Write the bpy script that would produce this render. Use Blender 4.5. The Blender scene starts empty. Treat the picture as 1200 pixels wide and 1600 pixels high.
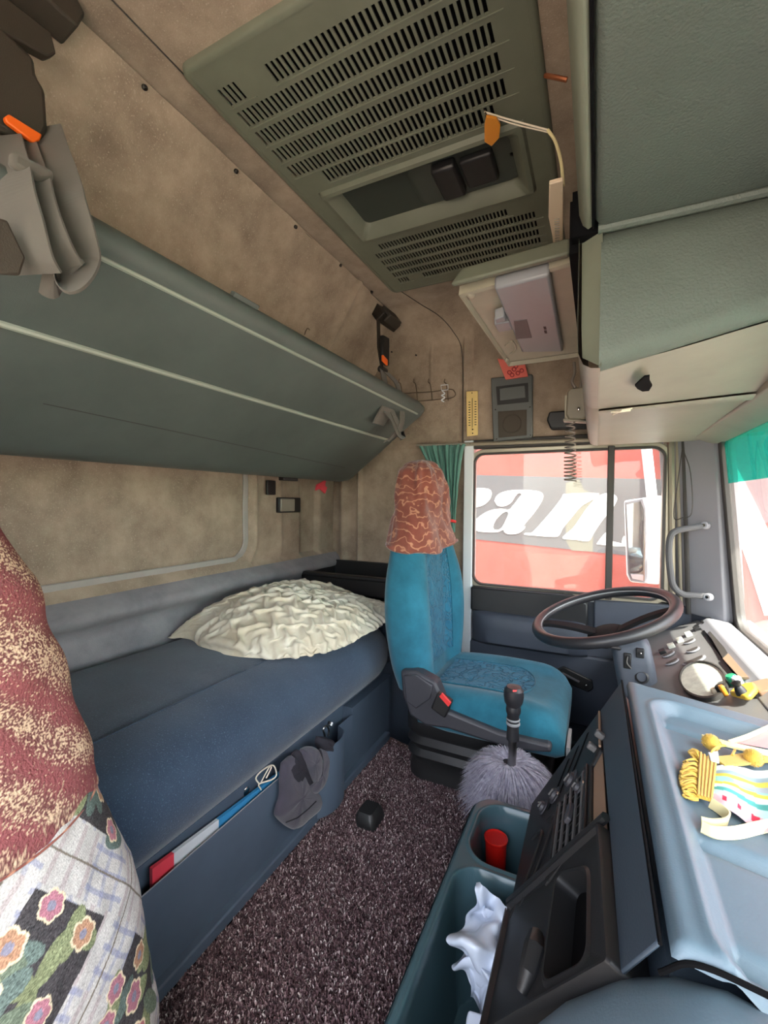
import bpy, math, random
import numpy as np
from mathutils import Vector, Matrix, noise
random.seed(7); rng = np.random.default_rng(7)
SC = 1.2                                     # drawing units -> metres
H = 0.9                                      # eye height above the tunnel carpet (drawing units)
scene = bpy.context.scene
COL = scene.collection
# ------------------------------------------------------------------ camera
f_px = 680.0; TH = math.atan2(331, 680.0); PT = math.radians(1.49); RO = math.radians(.46)
Fw = Vector((-math.sin(TH)*math.cos(PT), math.cos(TH)*math.cos(PT), -math.sin(PT)))
R0 = Vector((math.cos(TH), math.sin(TH), 0)); U0 = R0.cross(Fw)
Rt = math.cos(RO)*R0 + math.sin(RO)*U0; Up = math.cos(RO)*U0 - math.sin(RO)*R0
cam = bpy.data.cameras.new('camera'); cam_o = bpy.data.objects.new('camera', cam); COL.objects.link(cam_o)
cam.sensor_fit = 'HORIZONTAL'; cam.sensor_width = 36; cam.lens = 36*f_px/1200; cam.clip_start = .01
M3 = Matrix((Rt, Up, -Fw)).transposed()
cam_o.matrix_world = Matrix.Translation(Vector((0, 0, H))*SC) @ M3.to_4x4()
scene.camera = cam_o
# ------------------------------------------------------------------ light and exposure
w = bpy.data.worlds.new('sky'); scene.world = w; w.use_nodes = True
nt = w.node_tree; bg = nt.nodes['Background']
sky = nt.nodes.new('ShaderNodeTexSky'); sky.sky_type = 'NISHITA'; sky.sun_disc = False
SUN_EL, SUN_AZ = math.radians(56), math.radians(-38)      # azimuth of the sun measured from +X towards +Y
sky.sun_elevation = SUN_EL; sky.sun_rotation = math.pi/2 - SUN_AZ
sky.air_density = 1.0; sky.dust_density = 3.0; sky.ozone_density = 1.0
hz_ = nt.nodes.new('ShaderNodeMix'); hz_.data_type = 'RGBA'; hz_.inputs[0].default_value = .66          # thin white haze over the blue
nt.links.new(sky.outputs[0], hz_.inputs[6]); hz_.inputs[7].default_value = (1.9, 1.8, 1.65, 1)
nt.links.new(hz_.outputs[2], bg.inputs[0]); bg.inputs[1].default_value = 1.0
sl = bpy.data.lights.new('sun', 'SUN'); sl.energy = 7; sl.angle = .01; sl.color = (1, .93, .82)
so = bpy.data.objects.new('sun', sl); COL.objects.link(so)
sd = Vector((math.cos(SUN_EL)*math.cos(SUN_AZ), math.cos(SUN_EL)*math.sin(SUN_AZ), math.sin(SUN_EL)))
so.rotation_euler = sd.to_track_quat('Z', 'Y').to_euler()
vs = scene.view_settings; vs.view_transform = 'Standard'; vs.look = 'None'; vs.gamma = 1; vs.use_curve_mapping = False
vs.exposure = 1.5
scene.cycles.max_bounces = 10; scene.cycles.diffuse_bounces = 7; scene.cycles.transparent_max_bounces = 16

# ------------------------------------------------------------------ helpers
def ray(px, py): return Fw + (px-600)/f_px*Rt - (py-800)/f_px*Up
def at(px, py, X=None, Y=None, Z=None):
    d = ray(px, py)
    t = X/d[0] if X is not None else (Y/d[1] if Y is not None else (Z-H)/d[2])
    return Vector((d[0]*t, d[1]*t, H+d[2]*t))
def atp(px, py, p0, n):
    d = ray(px, py); o = Vector((0, 0, H)); n = Vector(n)
    return o + d*(n.dot(Vector(p0)-o)/n.dot(d))
def V(*a): return Vector(a)
def sst(a, b, x):
    t = min(1, max(0, (x-a)/(b-a))); return t*t*(3-2*t)
def rrect(x, y, cx, cy, hx, hy, r):
    qx, qy = abs(x-cx)-hx+r, abs(y-cy)-hy+r
    return math.hypot(max(qx, 0), max(qy, 0))+min(max(qx, qy), 0)-r
def rring(hx, hy, r, n=6):
    out = []
    for cx, cy, a0 in ((hx-r, hy-r, 0), (-hx+r, hy-r, 90), (-hx+r, -hy+r, 180), (hx-r, -hy+r, 270)):
        for k in range(n+1):
            a = math.radians(a0+90*k/n); out.append((cx+r*math.cos(a), cy+r*math.sin(a)))
    return out
OFF = {}
class MB:
    def __init__(s): s.v = []; s.f = []; s.c = None
    def add(s, vs_, fs):
        b = len(s.v); s.v += [Vector(p) for p in vs_]; s.f += [tuple(i+b for i in q) for q in fs]; return s
    def box(s, x0, x1, y0, y1, z0, z1):
        return s.add([(x0,y0,z0),(x1,y0,z0),(x1,y1,z0),(x0,y1,z0),(x0,y0,z1),(x1,y0,z1),(x1,y1,z1),(x0,y1,z1)],
                     [(0,3,2,1),(4,5,6,7),(0,1,5,4),(1,2,6,5),(2,3,7,6),(3,0,4,7)])
    def obox(s, c, a, b, n):
        c, a, b, n = Vector(c), Vector(a), Vector(b), Vector(n)
        return s.add([c-a-b-n, c+a-b-n, c+a+b-n, c-a+b-n, c-a-b+n, c+a-b+n, c+a+b+n, c-a+b+n],
                     [(0,3,2,1),(4,5,6,7),(0,1,5,4),(1,2,6,5),(2,3,7,6),(3,0,4,7)])
    def prism(s, pts, vec):
        n = len(pts); vec = Vector(vec); P = [Vector(p) for p in pts]
        return s.add(P+[p+vec for p in P], [tuple(range(n-1, -1, -1)), tuple(range(n, 2*n))]+[(i, (i+1)%n, n+(i+1)%n, n+i) for i in range(n)])
    def grid(s, P, cu=False, cv=False):
        nu, nv = len(P), len(P[0]); fl = [p for r in P for p in r]; fs = []
        for i in range(nu if cu else nu-1):
            for j in range(nv if cv else nv-1):
                i2, j2 = (i+1) % nu, (j+1) % nv
                fs.append((i*nv+j, i2*nv+j, i2*nv+j2, i*nv+j2))
        return s.add(fl, fs)
    def loft(s, rings, cap=True):
        n = len(rings[0]); b = len(s.v); s.grid(rings, cv=True)
        if cap:
            s.f.append(tuple(b+i for i in range(n-1, -1, -1))); m = b+(len(rings)-1)*n
            s.f.append(tuple(m+i for i in range(n)))
        return s
    def tube(s, pts, r, n=8, closed=False, cap=True):
        pts = [Vector(p) for p in pts]; N = len(pts); rings = []; up = None
        for i, p in enumerate(pts):
            if closed: t = pts[(i+1) % N]-pts[i-1]
            else: t = pts[min(i+1, N-1)]-pts[max(i-1, 0)]
            t.normalize()
            if up is None: up = t.orthogonal().normalized()
            up = (up-t*up.dot(t)).normalized(); q = t.cross(up)
            rr = r[i] if isinstance(r, (list, tuple)) else r
            rings.append([p+rr*(math.cos(2*math.pi*k/n)*up+math.sin(2*math.pi*k/n)*q) for k in range(n)])
        if closed: return s.grid(rings, cu=True, cv=True)
        return s.loft(rings, cap)
    def ribbon(s, pts, wd, w, t=.002):
        pts = [Vector(p) for p in pts]; N = len(pts); rings = []
        for i, p in enumerate(pts):
            tg = (pts[min(i+1, N-1)]-pts[max(i-1, 0)]).normalized()
            d = Vector(wd[i] if isinstance(wd, list) else wd).normalized()
            d = (d-tg*d.dot(tg)).normalized(); nn = tg.cross(d)
            rings.append([p+d*w/2+nn*t/2, p-d*w/2+nn*t/2, p-d*w/2-nn*t/2, p+d*w/2-nn*t/2])
        return s.loft(rings)
    def lathe(s, prof, c, ax=(0,0,1), n=24):
        ax = Vector(ax).normalized(); u = ax.orthogonal().normalized(); q = ax.cross(u); c = Vector(c)
        return s.loft([[c+ax*h+max(r, 1e-4)*(math.cos(2*math.pi*k/n)*u+math.sin(2*math.pi*k/n)*q) for k in range(n)] for r, h in prof])
    def ball(s, c, rx, ry, rz, n=14, m=9):
        return s.loft([[V(c[0]+rx*math.sin(a)*math.cos(2*math.pi*k/n), c[1]+ry*math.sin(a)*math.sin(2*math.pi*k/n), c[2]-rz*math.cos(a)) for k in range(n)]
                       for a in [max(.02, min(math.pi-.02, math.pi*j/(m-1))) for j in range(m)]])
    def build(s, name, m, parent=None, smooth=True, bevel=0, ang=35, label=None, cols=None, kind=None, seg=2):
        me = bpy.data.meshes.new(name)
        A = np.array([tuple(p) for p in s.v], dtype=float)*SC
        if parent is None: off = np.array([(A[:,0].min()+A[:,0].max())/2, (A[:,1].min()+A[:,1].max())/2, A[:,2].min()])
        else: off = OFF[parent.name]
        A = A-off
        me.from_pydata(A.tolist(), [], s.f); me.update()
        o = bpy.data.objects.new(name, me); COL.objects.link(o)
        if parent is None: o.location = off
        else: o.parent = parent
        OFF[o.name] = off
        me.materials.append(m)
        if cols is not None:
            at_ = me.color_attributes.new('Col', 'FLOAT_COLOR', 'POINT')
            c4 = np.ones((len(s.v), 4)); c4[:, :3] = np.array(cols); at_.data.foreach_set('color', c4.ravel())
        if smooth:
            me.shade_smooth(); me.set_sharp_from_angle(angle=math.radians(ang))
        if bevel:
            b = o.modifiers.new('bevel', 'BEVEL'); b.width = bevel*SC; b.segments = seg; b.limit_method = 'ANGLE'; b.angle_limit = math.radians(35)
        if label: o['label'] = label
        if kind: o['kind'] = kind
        return o
def thing(name, label, cat, loc, group=None):
    o = bpy.data.objects.new(name, None); COL.objects.link(o); o.empty_display_size = .05
    o.location = Vector(loc)*SC; OFF[o.name] = np.array(tuple(o.location)); o['label'] = label; o['category'] = cat
    if group: o['group'] = group
    return o
def tag(o, label, cat, group=None):
    o['label'] = label; o['category'] = cat
    if group: o['group'] = group
    return o
def struct(o): o['kind'] = 'structure'; return o
def arc(pts, n=8):
    """Catmull-Rom through points"""
    P = [Vector(p) for p in pts]; P = [2*P[0]-P[1]]+P+[2*P[-1]-P[-2]]; out = []
    for i in range(1, len(P)-2):
        for k in range(n):
            t = k/n; a, b, c, d = P[i-1:i+3]
            out.append(.5*((2*b)+(c-a)*t+(2*a-5*b+4*c-d)*t*t+(3*b-a-3*c+d)*t**3))
    return out+[P[-2]]

# ------------------------------------------------------------------ materials
def lin(r, g, b):
    f = lambda c: (c/12.92 if c <= .04045 else ((c+.055)/1.055)**2.4)
    return (f(r/255), f(g/255), f(b/255), 1)
def mat(name, col, rough=.6, metal=0, var=0, vs_=8, var2=None, bump=0, bs=200, spec=.5, sheen=0, bdist=.002, fleck=None, coat=0, stretch=None):
    m = bpy.data.materials.new(name); m.use_nodes = True; nt = m.node_tree; N = nt.nodes; L = nt.links; p = N['Principled BSDF']
    p.inputs['Base Color'].default_value = col; p.inputs['Roughness'].default_value = rough; p.inputs['Metallic'].default_value = metal
    p.inputs['Specular IOR Level'].default_value = spec; p.inputs['Coat Weight'].default_value = coat
    if sheen: p.inputs['Sheen Weight'].default_value = sheen; p.inputs['Sheen Roughness'].default_value = .5
    tc = N.new('ShaderNodeTexCoord'); co = tc.outputs['Object']
    if stretch:
        mp = N.new('ShaderNodeMapping'); mp.inputs['Scale'].default_value = stretch; L.new(co, mp.inputs[0]); co = mp.outputs[0]
    cur = None
    if var:
        n = N.new('ShaderNodeTexNoise'); n.inputs['Scale'].default_value = vs_; n.inputs['Detail'].default_value = 6; n.inputs['Roughness'].default_value = .65; L.new(co, n.inputs[0])
        mr = N.new('ShaderNodeMapRange'); mr.inputs[1].default_value = .35; mr.inputs[2].default_value = .68; L.new(n.outputs[0], mr.inputs[0])
        mx = N.new('ShaderNodeMix'); mx.data_type = 'RGBA'
        c2 = var2 if var2 else tuple(c*(1-var) for c in col[:3])+(1,)
        mx.inputs[6].default_value = col; mx.inputs[7].default_value = c2; L.new(mr.outputs[0], mx.inputs[0]); cur = mx.outputs[2]
    if fleck:
        n2 = N.new('ShaderNodeTexNoise'); n2.inputs['Scale'].default_value = fleck[1]; n2.inputs['Detail'].default_value = 2; L.new(co, n2.inputs[0])
        mr = N.new('ShaderNodeMapRange'); mr.inputs[1].default_value = fleck[2]; mr.inputs[2].default_value = fleck[2]+.12; L.new(n2.outputs[0], mr.inputs[0])
        mx = N.new('ShaderNodeMix'); mx.data_type = 'RGBA'; mx.inputs[6].default_value = col
        if cur: L.new(cur, mx.inputs[6])
        mx.inputs[7].default_value = fleck[0]; L.new(mr.outputs[0], mx.inputs[0]); cur = mx.outputs[2]
    if cur: L.new(cur, p.inputs['Base Color'])
    if bump:
        n = N.new('ShaderNodeTexNoise'); n.inputs['Scale'].default_value = bs; n.inputs['Detail'].default_value = 3; L.new(co, n.inputs[0])
        b = N.new('ShaderNodeBump'); b.inputs['Strength'].default_value = bump; b.inputs['Distance'].default_value = bdist
        L.new(n.outputs[0], b.inputs['Height']); L.new(b.outputs[0], p.inputs['Normal'])
    return m
def vcol(name, rough=.85, bump=.3, bs=600, sheen=0, bdist=.002):
    m = mat(name, (1,1,1,1), rough, bump=bump, bs=bs, sheen=sheen, spec=.2, bdist=bdist)
    a = m.node_tree.nodes.new('ShaderNodeVertexColor'); a.layer_name = 'Col'
    m.node_tree.links.new(a.outputs[0], m.node_tree.nodes['Principled BSDF'].inputs['Base Color']); return m
def glass(name, tint=(1,1,1,1), haze=.05, hcol=(1,1,1,1)):
    m = bpy.data.materials.new(name); m.use_nodes = True; nt = m.node_tree; N = nt.nodes; L = nt.links
    N.remove(N['Principled BSDF']); out = N['Material Output']
    t = N.new('ShaderNodeBsdfTransparent'); t.inputs[0].default_value = tint
    g = N.new('ShaderNodeBsdfGlossy'); g.inputs['Roughness'].default_value = .03
    d = N.new('ShaderNodeBsdfTranslucent'); d.inputs[0].default_value = hcol
    lw = N.new('ShaderNodeLayerWeight'); lw.inputs[0].default_value = .5
    pw = N.new('ShaderNodeMath'); pw.operation = 'POWER'; pw.inputs[1].default_value = 5; L.new(lw.outputs['Facing'], pw.inputs[0])
    fr = N.new('ShaderNodeMath'); fr.operation = 'MULTIPLY_ADD'; fr.inputs[1].default_value = .5; fr.inputs[2].default_value = .025; L.new(pw.outputs[0], fr.inputs[0])
    m1 = N.new('ShaderNodeMixShader'); m1.inputs[0].default_value = haze; L.new(t.outputs[0], m1.inputs[1]); L.new(d.outputs[0], m1.inputs[2])
    m2 = N.new('ShaderNodeMixShader'); L.new(fr.outputs[0], m2.inputs[0]); L.new(m1.outputs[0], m2.inputs[1]); L.new(g.outputs[0], m2.inputs[2])
    L.new(m2.outputs[0], out.inputs[0]); return m
M = dict(
 wall = mat('wall_fabric', lin(174,157,138), .95, var=1, vs_=6, var2=lin(134,119,104), bump=.5, bs=260, sheen=.15, spec=.1, fleck=(lin(180,164,146), 230, .60)),
 walllow = mat('wall_fabric_low', lin(146,144,148), .7, var=1, vs_=5, var2=lin(120,118,124), bump=.35, bs=260, sheen=.1, spec=.15),
 vinyl = mat('bunk_vinyl', lin(86,94,90), .5, var=1, vs_=4, var2=lin(76,84,81), bump=.15, bs=500, spec=.4),
 hatch = mat('hatch_plastic', lin(116,120,104), .5, var=.15, vs_=6, bump=.12, bs=700, spec=.4),
 hatchd = mat('hatch_dark_plastic', lin(62,68,62), .45, bump=.1, bs=600, spec=.4),
 locker = mat('locker_vinyl', lin(92,100,92), .55, var=.12, vs_=9, bump=.8, bs=240, spec=.45, bdist=.0015),
 lockpl = mat('locker_plastic', lin(150,145,132), .5, var=.15, vs_=5, bump=.1, bs=500),
 beige = mat('flap_plastic', lin(176,170,150), .45, var=.12, vs_=10, bump=.05, bs=300),
 greyp = mat('device_grey', lin(150,152,155), .4, var=.06, vs_=12),
 steel = mat('steel', lin(150,150,150), .3, 1), dsteel = mat('dark_steel', lin(60,58,55), .4, .8),
 black = mat('black_plastic', lin(32,32,33), .45, bump=.08, bs=400, spec=.5),
 fascia = mat('fascia_black', lin(31,32,34), .5, var=.2, vs_=20, bump=.1, bs=500, spec=.5),
 void = mat('black_gap', lin(10,10,12), .9, spec=.1),
 con = mat('dash_blue_plastic', lin(98,118,132), .42, var=.12, vs_=7, bump=.25, bs=420, spec=.5, bdist=.001),
 conband = mat('dash_band_blue', lin(56,68,80), .5, bump=.15, bs=420, spec=.4),
 dash = mat('dash_grey', lin(96,95,96), .5, var=.1, vs_=12, bump=.15, bs=400),
 dashtan = mat('dash_tan', lin(150,122,100), .5, bump=.1, bs=300),
 door = mat('door_blue_grey', lin(66,72,84), .55, var=.12, vs_=8, bump=.2, bs=300),
 matt = mat('mattress_cloth', lin(60,76,94), .9, var=1, vs_=3, var2=lin(46,60,78), bump=.6, bs=420, sheen=.25, spec=.1, fleck=(lin(78,98,118), 330, .60)),
 box = mat('bunk_box', lin(76,90,106), .65, var=.15, vs_=6, bump=.15, bs=400),
 seat = mat('seat_velour', lin(44,112,134), .85, var=1, vs_=10, var2=lin(34,94,114), bump=.2, bs=700, sheen=.2, spec=.15),
 seatp = None,
 dseat = mat('seat_trim', lin(58,58,64), .5, bump=.15, bs=400),
 bin = mat('bin_plastic', lin(66,92,100), .3, spec=.5, var=.08, vs_=5),
 fur = mat('fur', lin(186,184,200), .8, sheen=.3, var=1, vs_=70, var2=lin(120,116,138)),
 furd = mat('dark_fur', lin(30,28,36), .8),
 glove = mat('glove_suede', lin(66,62,74), .9, var=.2, vs_=20, bump=.4, bs=500, sheen=.3),
 gloved = mat('glove_dark', lin(38,36,44), .9, bump=.3, bs=400),
 strap = mat('strap_webbing', lin(84,80,72), .55, bump=.5, bs=900, sheen=.2, stretch=(1, 1, 3)),
 strapd = mat('strap_dark', lin(58,52,44), .6, bump=.3, bs=500),
 lightened = mat('vinyl_edge_highlight', lin(142,150,138), .45),  # paler vinyl: the sheen on the bunk creases put into the colour
 bead = mat('wall_bead', lin(168,162,156), .7, var=.15, vs_=9, bump=.2, bs=300), column = mat('column_plastic', lin(72,78,88), .5, bump=.15, bs=400), slat = mat('vent_slat', lin(88,90,92), .4),
 orange = mat('orange_button', lin(245,105,30), .4), red = mat('red_plastic', lin(200,30,24), .2, spec=.6),
 redbtn = mat('red_button', lin(225,60,60), .4),
 pillow = mat('pillow_cloth', lin(214,208,192), .85, var=1, vs_=9, var2=lin(196,184,160), bump=.3, bs=120, sheen=.1, bdist=.003),
 bag = mat('plastic_bag', lin(205,215,230), .25, spec=.6, var=.1, vs_=30),
 curtain = mat('curtain_green', lin(92,140,128), .8, var=.25, vs_=14, sheen=.3, bump=.2, bs=300),
 handle = mat('handle_grey', lin(84,84,86), .75, spec=.25), hub = mat('hub_black', lin(30,30,32), .8, spec=.2),
 ground = mat('yard_ground', lin(196,182,164), .9, var=.15, vs_=2),
 tred = mat('trailer_red', lin(150,66,56), .6, var=1, vs_=2.5, var2=lin(160,78,68), bump=.1, bs=12, bdist=.01),
 tdark = mat('trailer_band', lin(84,86,88), .6, var=.15, vs_=3), twhite = mat('trailer_lettering', lin(232,232,224), .5),
 white = mat('white_paint', lin(222,226,230), .35), mglass = mat('mirror_glass', lin(225,225,225), .03, 1),
 gasket = mat('rubber_gasket', lin(58,55,52), .6), alu = mat('window_frame', lin(168,160,142), .35, .5),
 pillar = mat('pillar_grey', lin(142,142,148), .6, bump=.1, bs=300),
 cream = mat('cream_plastic', lin(228,208,180), .5), yellow = mat('yellow_cord', lin(206,164,58), .7, bump=.4, bs=600, sheen=.3),
 yelp = mat('yellow_plastic', lin(222,180,66), .35), greenk = mat('green_knob', lin(40,150,110), .3),
 creamrib = mat('cream_ribbon', lin(232,218,165), .6, sheen=.2), amber = mat('amber_tag', lin(225,145,50), .3),
 wood = mat('scale_plate', lin(228,200,130), .5), ink = mat('ink', lin(40,32,28), .6),
 chrome = mat('chrome', lin(210,210,205), .15, 1), wire = mat('hook_wire', lin(120,105,90), .35, .8),
 cord = mat('coil_cord', lin(120,112,104), .4), micp = mat('mic_plastic', lin(140,132,115), .45, bump=.1, bs=300),
 gauge = mat('gauge_dial', lin(205,208,195), .4, var=.3, vs_=40), wheel = mat('wheel_leather', lin(40,40,44), .42, bump=.15, bs=300, spec=.6),
 kerb = mat('sill_brown', lin(80,60,50), .7), magz = mat('magazine_white', lin(205,210,215), .35), magb = mat('magazine_blue', lin(60,140,190), .35), magr = mat('magazine_red', lin(225,70,85), .35),
 spk = mat('speaker_grey', lin(92,96,94), .5, bump=.1, bs=300), spkcloth = mat('speaker_cloth', lin(74,68,60), .9, bump=.6, bs=800),
 glass = glass('clear_glass', (.93,.96,.95,1), .035), tint = glass('teal_tint', (.12,.62,.55,1), .10, (.2,.9,.8,1)),
 vc = vcol('printed_cloth'), vcs = vcol('maroon_boucle', bump=.9, bs=260, bdist=.004), pile = vcol('carpet_pile', bump=0), knit = mat('string', lin(235,225,205), .8))

# crinkled velour for the seat centres: cracks from a voronoi edge distance
def crinkle():
    m = mat('seat_centre_cloth', lin(46,116,144), .8, var=1, vs_=16, var2=lin(34,96,124), sheen=.15, spec=.15)
    N = m.node_tree.nodes; L = m.node_tree.links; tc = N.new('ShaderNodeTexCoord')
    n = N.new('ShaderNodeTexNoise'); n.inputs['Scale'].default_value = 18; L.new(tc.outputs['Object'], n.inputs[0])
    mx = N.new('ShaderNodeMix'); mx.data_type = 'VECTOR'; mx.inputs[0].default_value = .12; L.new(tc.outputs['Object'], mx.inputs[4]); L.new(n.outputs['Color'], mx.inputs[5])
    v = N.new('ShaderNodeTexVoronoi'); v.feature = 'DISTANCE_TO_EDGE'; v.inputs['Scale'].default_value = 22; L.new(mx.outputs[1], v.inputs['Vector'])
    r = N.new('ShaderNodeMapRange'); r.inputs[2].default_value = .12; L.new(v.outputs[0], r.inputs[0])
    b = N.new('ShaderNodeBump'); b.inputs['Strength'].default_value = .8; b.inputs['Distance'].default_value = .008; L.new(r.outputs[0], b.inputs['Height'])
    L.new(b.outputs[0], N['Principled BSDF'].inputs['Normal']); return m
M['seatp'] = crinkle()
def veined(name, base, base2, vein, scale, sheen=.4):
    m = mat(name, base, .75, var=1, vs_=14, var2=base2, bump=.4, bs=500, sheen=sheen, spec=.2)
    N = m.node_tree.nodes; L = m.node_tree.links; p = N['Principled BSDF']; tc = N.new('ShaderNodeTexCoord')
    wv = N.new('ShaderNodeTexWave'); wv.inputs['Scale'].default_value = scale; wv.inputs['Distortion'].default_value = 11; wv.inputs['Detail'].default_value = 2
    wv.inputs['Detail Scale'].default_value = 2.2; wv.bands_direction = 'Z'; L.new(tc.outputs['Object'], wv.inputs[0])
    r = N.new('ShaderNodeMapRange'); r.inputs[1].default_value = .86; r.inputs[2].default_value = 1.0; L.new(wv.outputs[0], r.inputs[0])
    src = p.inputs['Base Color'].links[0].from_socket
    mx = N.new('ShaderNodeMix'); mx.data_type = 'RGBA'; L.new(src, mx.inputs[6]); mx.inputs[7].default_value = vein; L.new(r.outputs[0], mx.inputs[0])
    L.new(mx.outputs[2], p.inputs['Base Color']); return m
M['maroon'] = veined('maroon_jacquard', lin(134,74,60), lin(114,58,48), lin(182,128,100), 8)

# ================================================================== SETTING
GZ = -1.1
struct(MB().box(-14, 16, -14, 16, GZ-.1, GZ).build('ground', M['ground'], smooth=False))
# floor: the tunnel floor under the carpet, the driver's foot well and the riser between them
o = struct(MB().box(-1.3, .5, -.4, 1.45, -.03, -.012).add([],[]).build('floor', M['void'], smooth=False))
struct(MB().box(-1.3, .5, 1.3, 1.95, -.30, -.27).box(-1.3, .5, 1.30, 1.32, -.27, -.03).box(.5, .53, -.4, 1.95, -.30, .46).build('floor', M['void'], smooth=False))
# rear wall
def back_profile():
    ctrl = [(-1.21,-.05),(-1.205,.44),(-1.195,.50),(-1.205,.520),(-1.208,.545),(-1.19,.562),(-1.172,.575),(-1.168,.592),(-1.178,.608),(-1.215,.634),(-1.235,.652),(-1.232,.68)]
    out = [Vector((a, 0, b)) for a, b in ctrl]
    for k in range(1, 45): out.append(V(-1.232, 0, .68+.46*k/44))
    for k in range(1, 14): out.append(V(-1.232+.39*k/13, 0, 1.14+.61*k/13))
    return out
def relief_back(y, z):
    d = 0
    if z > .64:
        s = rrect(y, z, .3, 1.0, 1.03, .335, .07)
        d += -.022*sst(.008, -.012, s) + .010*math.exp(-(s-.018)**2/.0001)
        s = rrect(y, z, 1.72, .95, .075, .32, .03); d += -.022*sst(.006, -.010, s)
        d += .008*math.exp(-(y-1.50)**2/.0002)*sst(.66,.7,z)
    d += .006*(noise.noise(V(y*3, z*3, 2))) + .0025*noise.noise(V(y*14, z*14, 5))
    return d
prof = back_profile()
ys = np.linspace(-.4, 1.93, 260)
rows = []
for y in ys:
    rows.append([p+V(relief_back(y, p.z), y, 0) for p in prof])
wb = struct(MB().grid([r[9:] for r in rows]).build('wall_back', M['wall'], ang=60))
wb2 = MB().grid([r[:10] for r in rows]).build('lower_panel', M['walllow'], wb, ang=60)
def bead(y, z): 
    k = min(range(len(prof)), key=lambda i: abs(prof[i].z-z)); return V(prof[k].x+relief_back(y, z)+.004, y, z)
bp = [(y, .668) for y in np.linspace(-.35, 1.24, 30)]+[(1.24+.07*math.sin(a), .738-.07*math.cos(a)) for a in np.linspace(.15, math.pi/2, 8)]+[(1.31, z) for z in np.linspace(.76, 1.12, 12)]
MB().ribbon([bead(a, b) for a, b in bp], [V(0, -math.sin(t), math.cos(t)) for t in [0]*30+list(np.linspace(.15, math.pi/2, 8))+[math.pi/2]*12], .026, .007).build('panel_bead', M['bead'], wb, bevel=.003)
# driver side wall behind and above the window, curved into the roof
def relief_side(x, z):
    d = 0
    for xc, wd, am in ((-1.165, .024, .026), (-1.075, .010, .016), (-.553, .008, -.012), (-.538, .006, .010)):
        d += am*math.exp(-((x-xc)/wd)**2)*(1 if xc < -.6 else sst(1.12, 1.16, z))
    s = abs(z-1.145); d += .006*math.exp(-(s/.01)**2)*sst(-.6,-.65,x)
    s = rrect(x, z, -.62, 1.40, .08, .25, .07)
    d += .006*math.exp(-(s/.006)**2)*sst(1.36, 1.5, z)
    d += .004*noise.noise(V(x*4, z*4, 9))
    return d
rows = []
for x in np.linspace(-1.26, -.50, 150):
    r = []
    for z in np.concatenate([np.linspace(-.28, 1.12, 50), np.linspace(1.125, 1.60, 60)]): r.append(V(x, 1.925-relief_side(x, z), z))
    for a in np.linspace(0, 90, 12)[1:]: r.append(V(x, 1.765+.16*math.cos(math.radians(a)), 1.60+.16*math.sin(math.radians(a))))
    rows.append(r)
wl = struct(MB().grid(rows).build('wall_left', M['wall'], ang=60))
rows = []
for x in np.linspace(-.50, .5, 40):
    r = [V(x, 1.925, z) for z in np.linspace(1.165, 1.60, 12)]
    for a in np.linspace(0, 90, 12)[1:]: r.append(V(x, 1.765+.16*math.cos(math.radians(a)), 1.60+.16*math.sin(math.radians(a))))
    rows.append(r)
struct(MB().grid(rows).build('wall_left', M['wall'], ang=60))
ce = struct(MB().box(-.87, -.755, -.4, 1.80, 1.762, 1.79).box(-.12, .6, -.4, 1.80, 1.762, 1.79).box(-.755, -.12, -.4, .63, 1.762, 1.79).box(-.755, -.12, 1.632, 1.80, 1.762, 1.79).build('ceiling', M['wall'], smooth=False))
# roof shell outside, so that no daylight leaks through the lining
struct(MB().box(-1.34, .62, -.42, 2.0, 1.80, 1.83).box(-1.34, -1.30, -.42, 2.0, -.35, 1.83).build('roof', M['white'], smooth=False))
# seams and screws of the roof lining
def seam(name, pts, m=None): return struct(MB().tube(pts, .0014, 6).build(name, M['gasket']))
seam('trim_1', [V(-.845, -.4, 1.748), V(-.845, 1.80, 1.748)])
seam('trim_2', [V(-.767, -.4, 1.760), V(-.767, .66, 1.760)])
seam('trim_3', arc([V(-.74, 1.64, 1.760), V(-.70, 1.78, 1.752), V(-.64, 1.86, 1.72), V(-.59, 1.905, 1.66), V(-.555, 1.922, 1.58), V(-.548, 1.922, 1.40), V(-.546, 1.922, 1.16)]))
for px, py in ((227,137),(370,268),(463,355),(533,415),(582,457)):
    nn_ = V(.61,0,-.39).normalized(); p = atp(px, py, V(-.842,0,1.75)+nn_*.006, nn_)
    MB().lathe([(.0005,-.008),(.0055,-.008),(.0055,0),(.001,.002)], p, nn_, 10).build('screw', M['dsteel'], wb)
for px, py in ((612,550),(650,555)):
    p = at(px, py, Y=1.915); MB().lathe([(.0005,-.002),(.004,-.002),(.004,.003),(.001,.004)], p, (0,-1,0), 8).build('screw', M['dsteel'], wl)
# passenger side wall (behind the photographer; the door stands open)
struct(MB().box(-1.3, -.62, -.42, -.38, -.3, 1.8).box(-.62, .35, -.42, -.38, 1.45, 1.8).box(.33, .5, -.42, -.38, -.3, 1.8).build('wall_right', M['wall'], smooth=False))
# lower rear wall tone: trimmed ledge board
# ---- driver's door
dr = struct(MB().box(-.50, .47, 1.93, 1.965, -.30, .50).build('door_1', M['door'], smooth=False))
MB().prism([(-.49,1.93,.525),(-.08,1.93,.527),(-.02,1.93,.50),(-.02,1.93,.40),(-.49,1.93,.42)], (0,-.045,0)).build('upper_panel', M['fascia'], dr, bevel=.008, label='dark grey upper door trim')
MB().prism([(.0,1.93,.515),(.32,1.93,.525),(.32,1.93,.36),(.0,1.93,.38)], (0,-.03,0)).build('upper_panel', M['door'], dr, bevel=.006)
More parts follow.
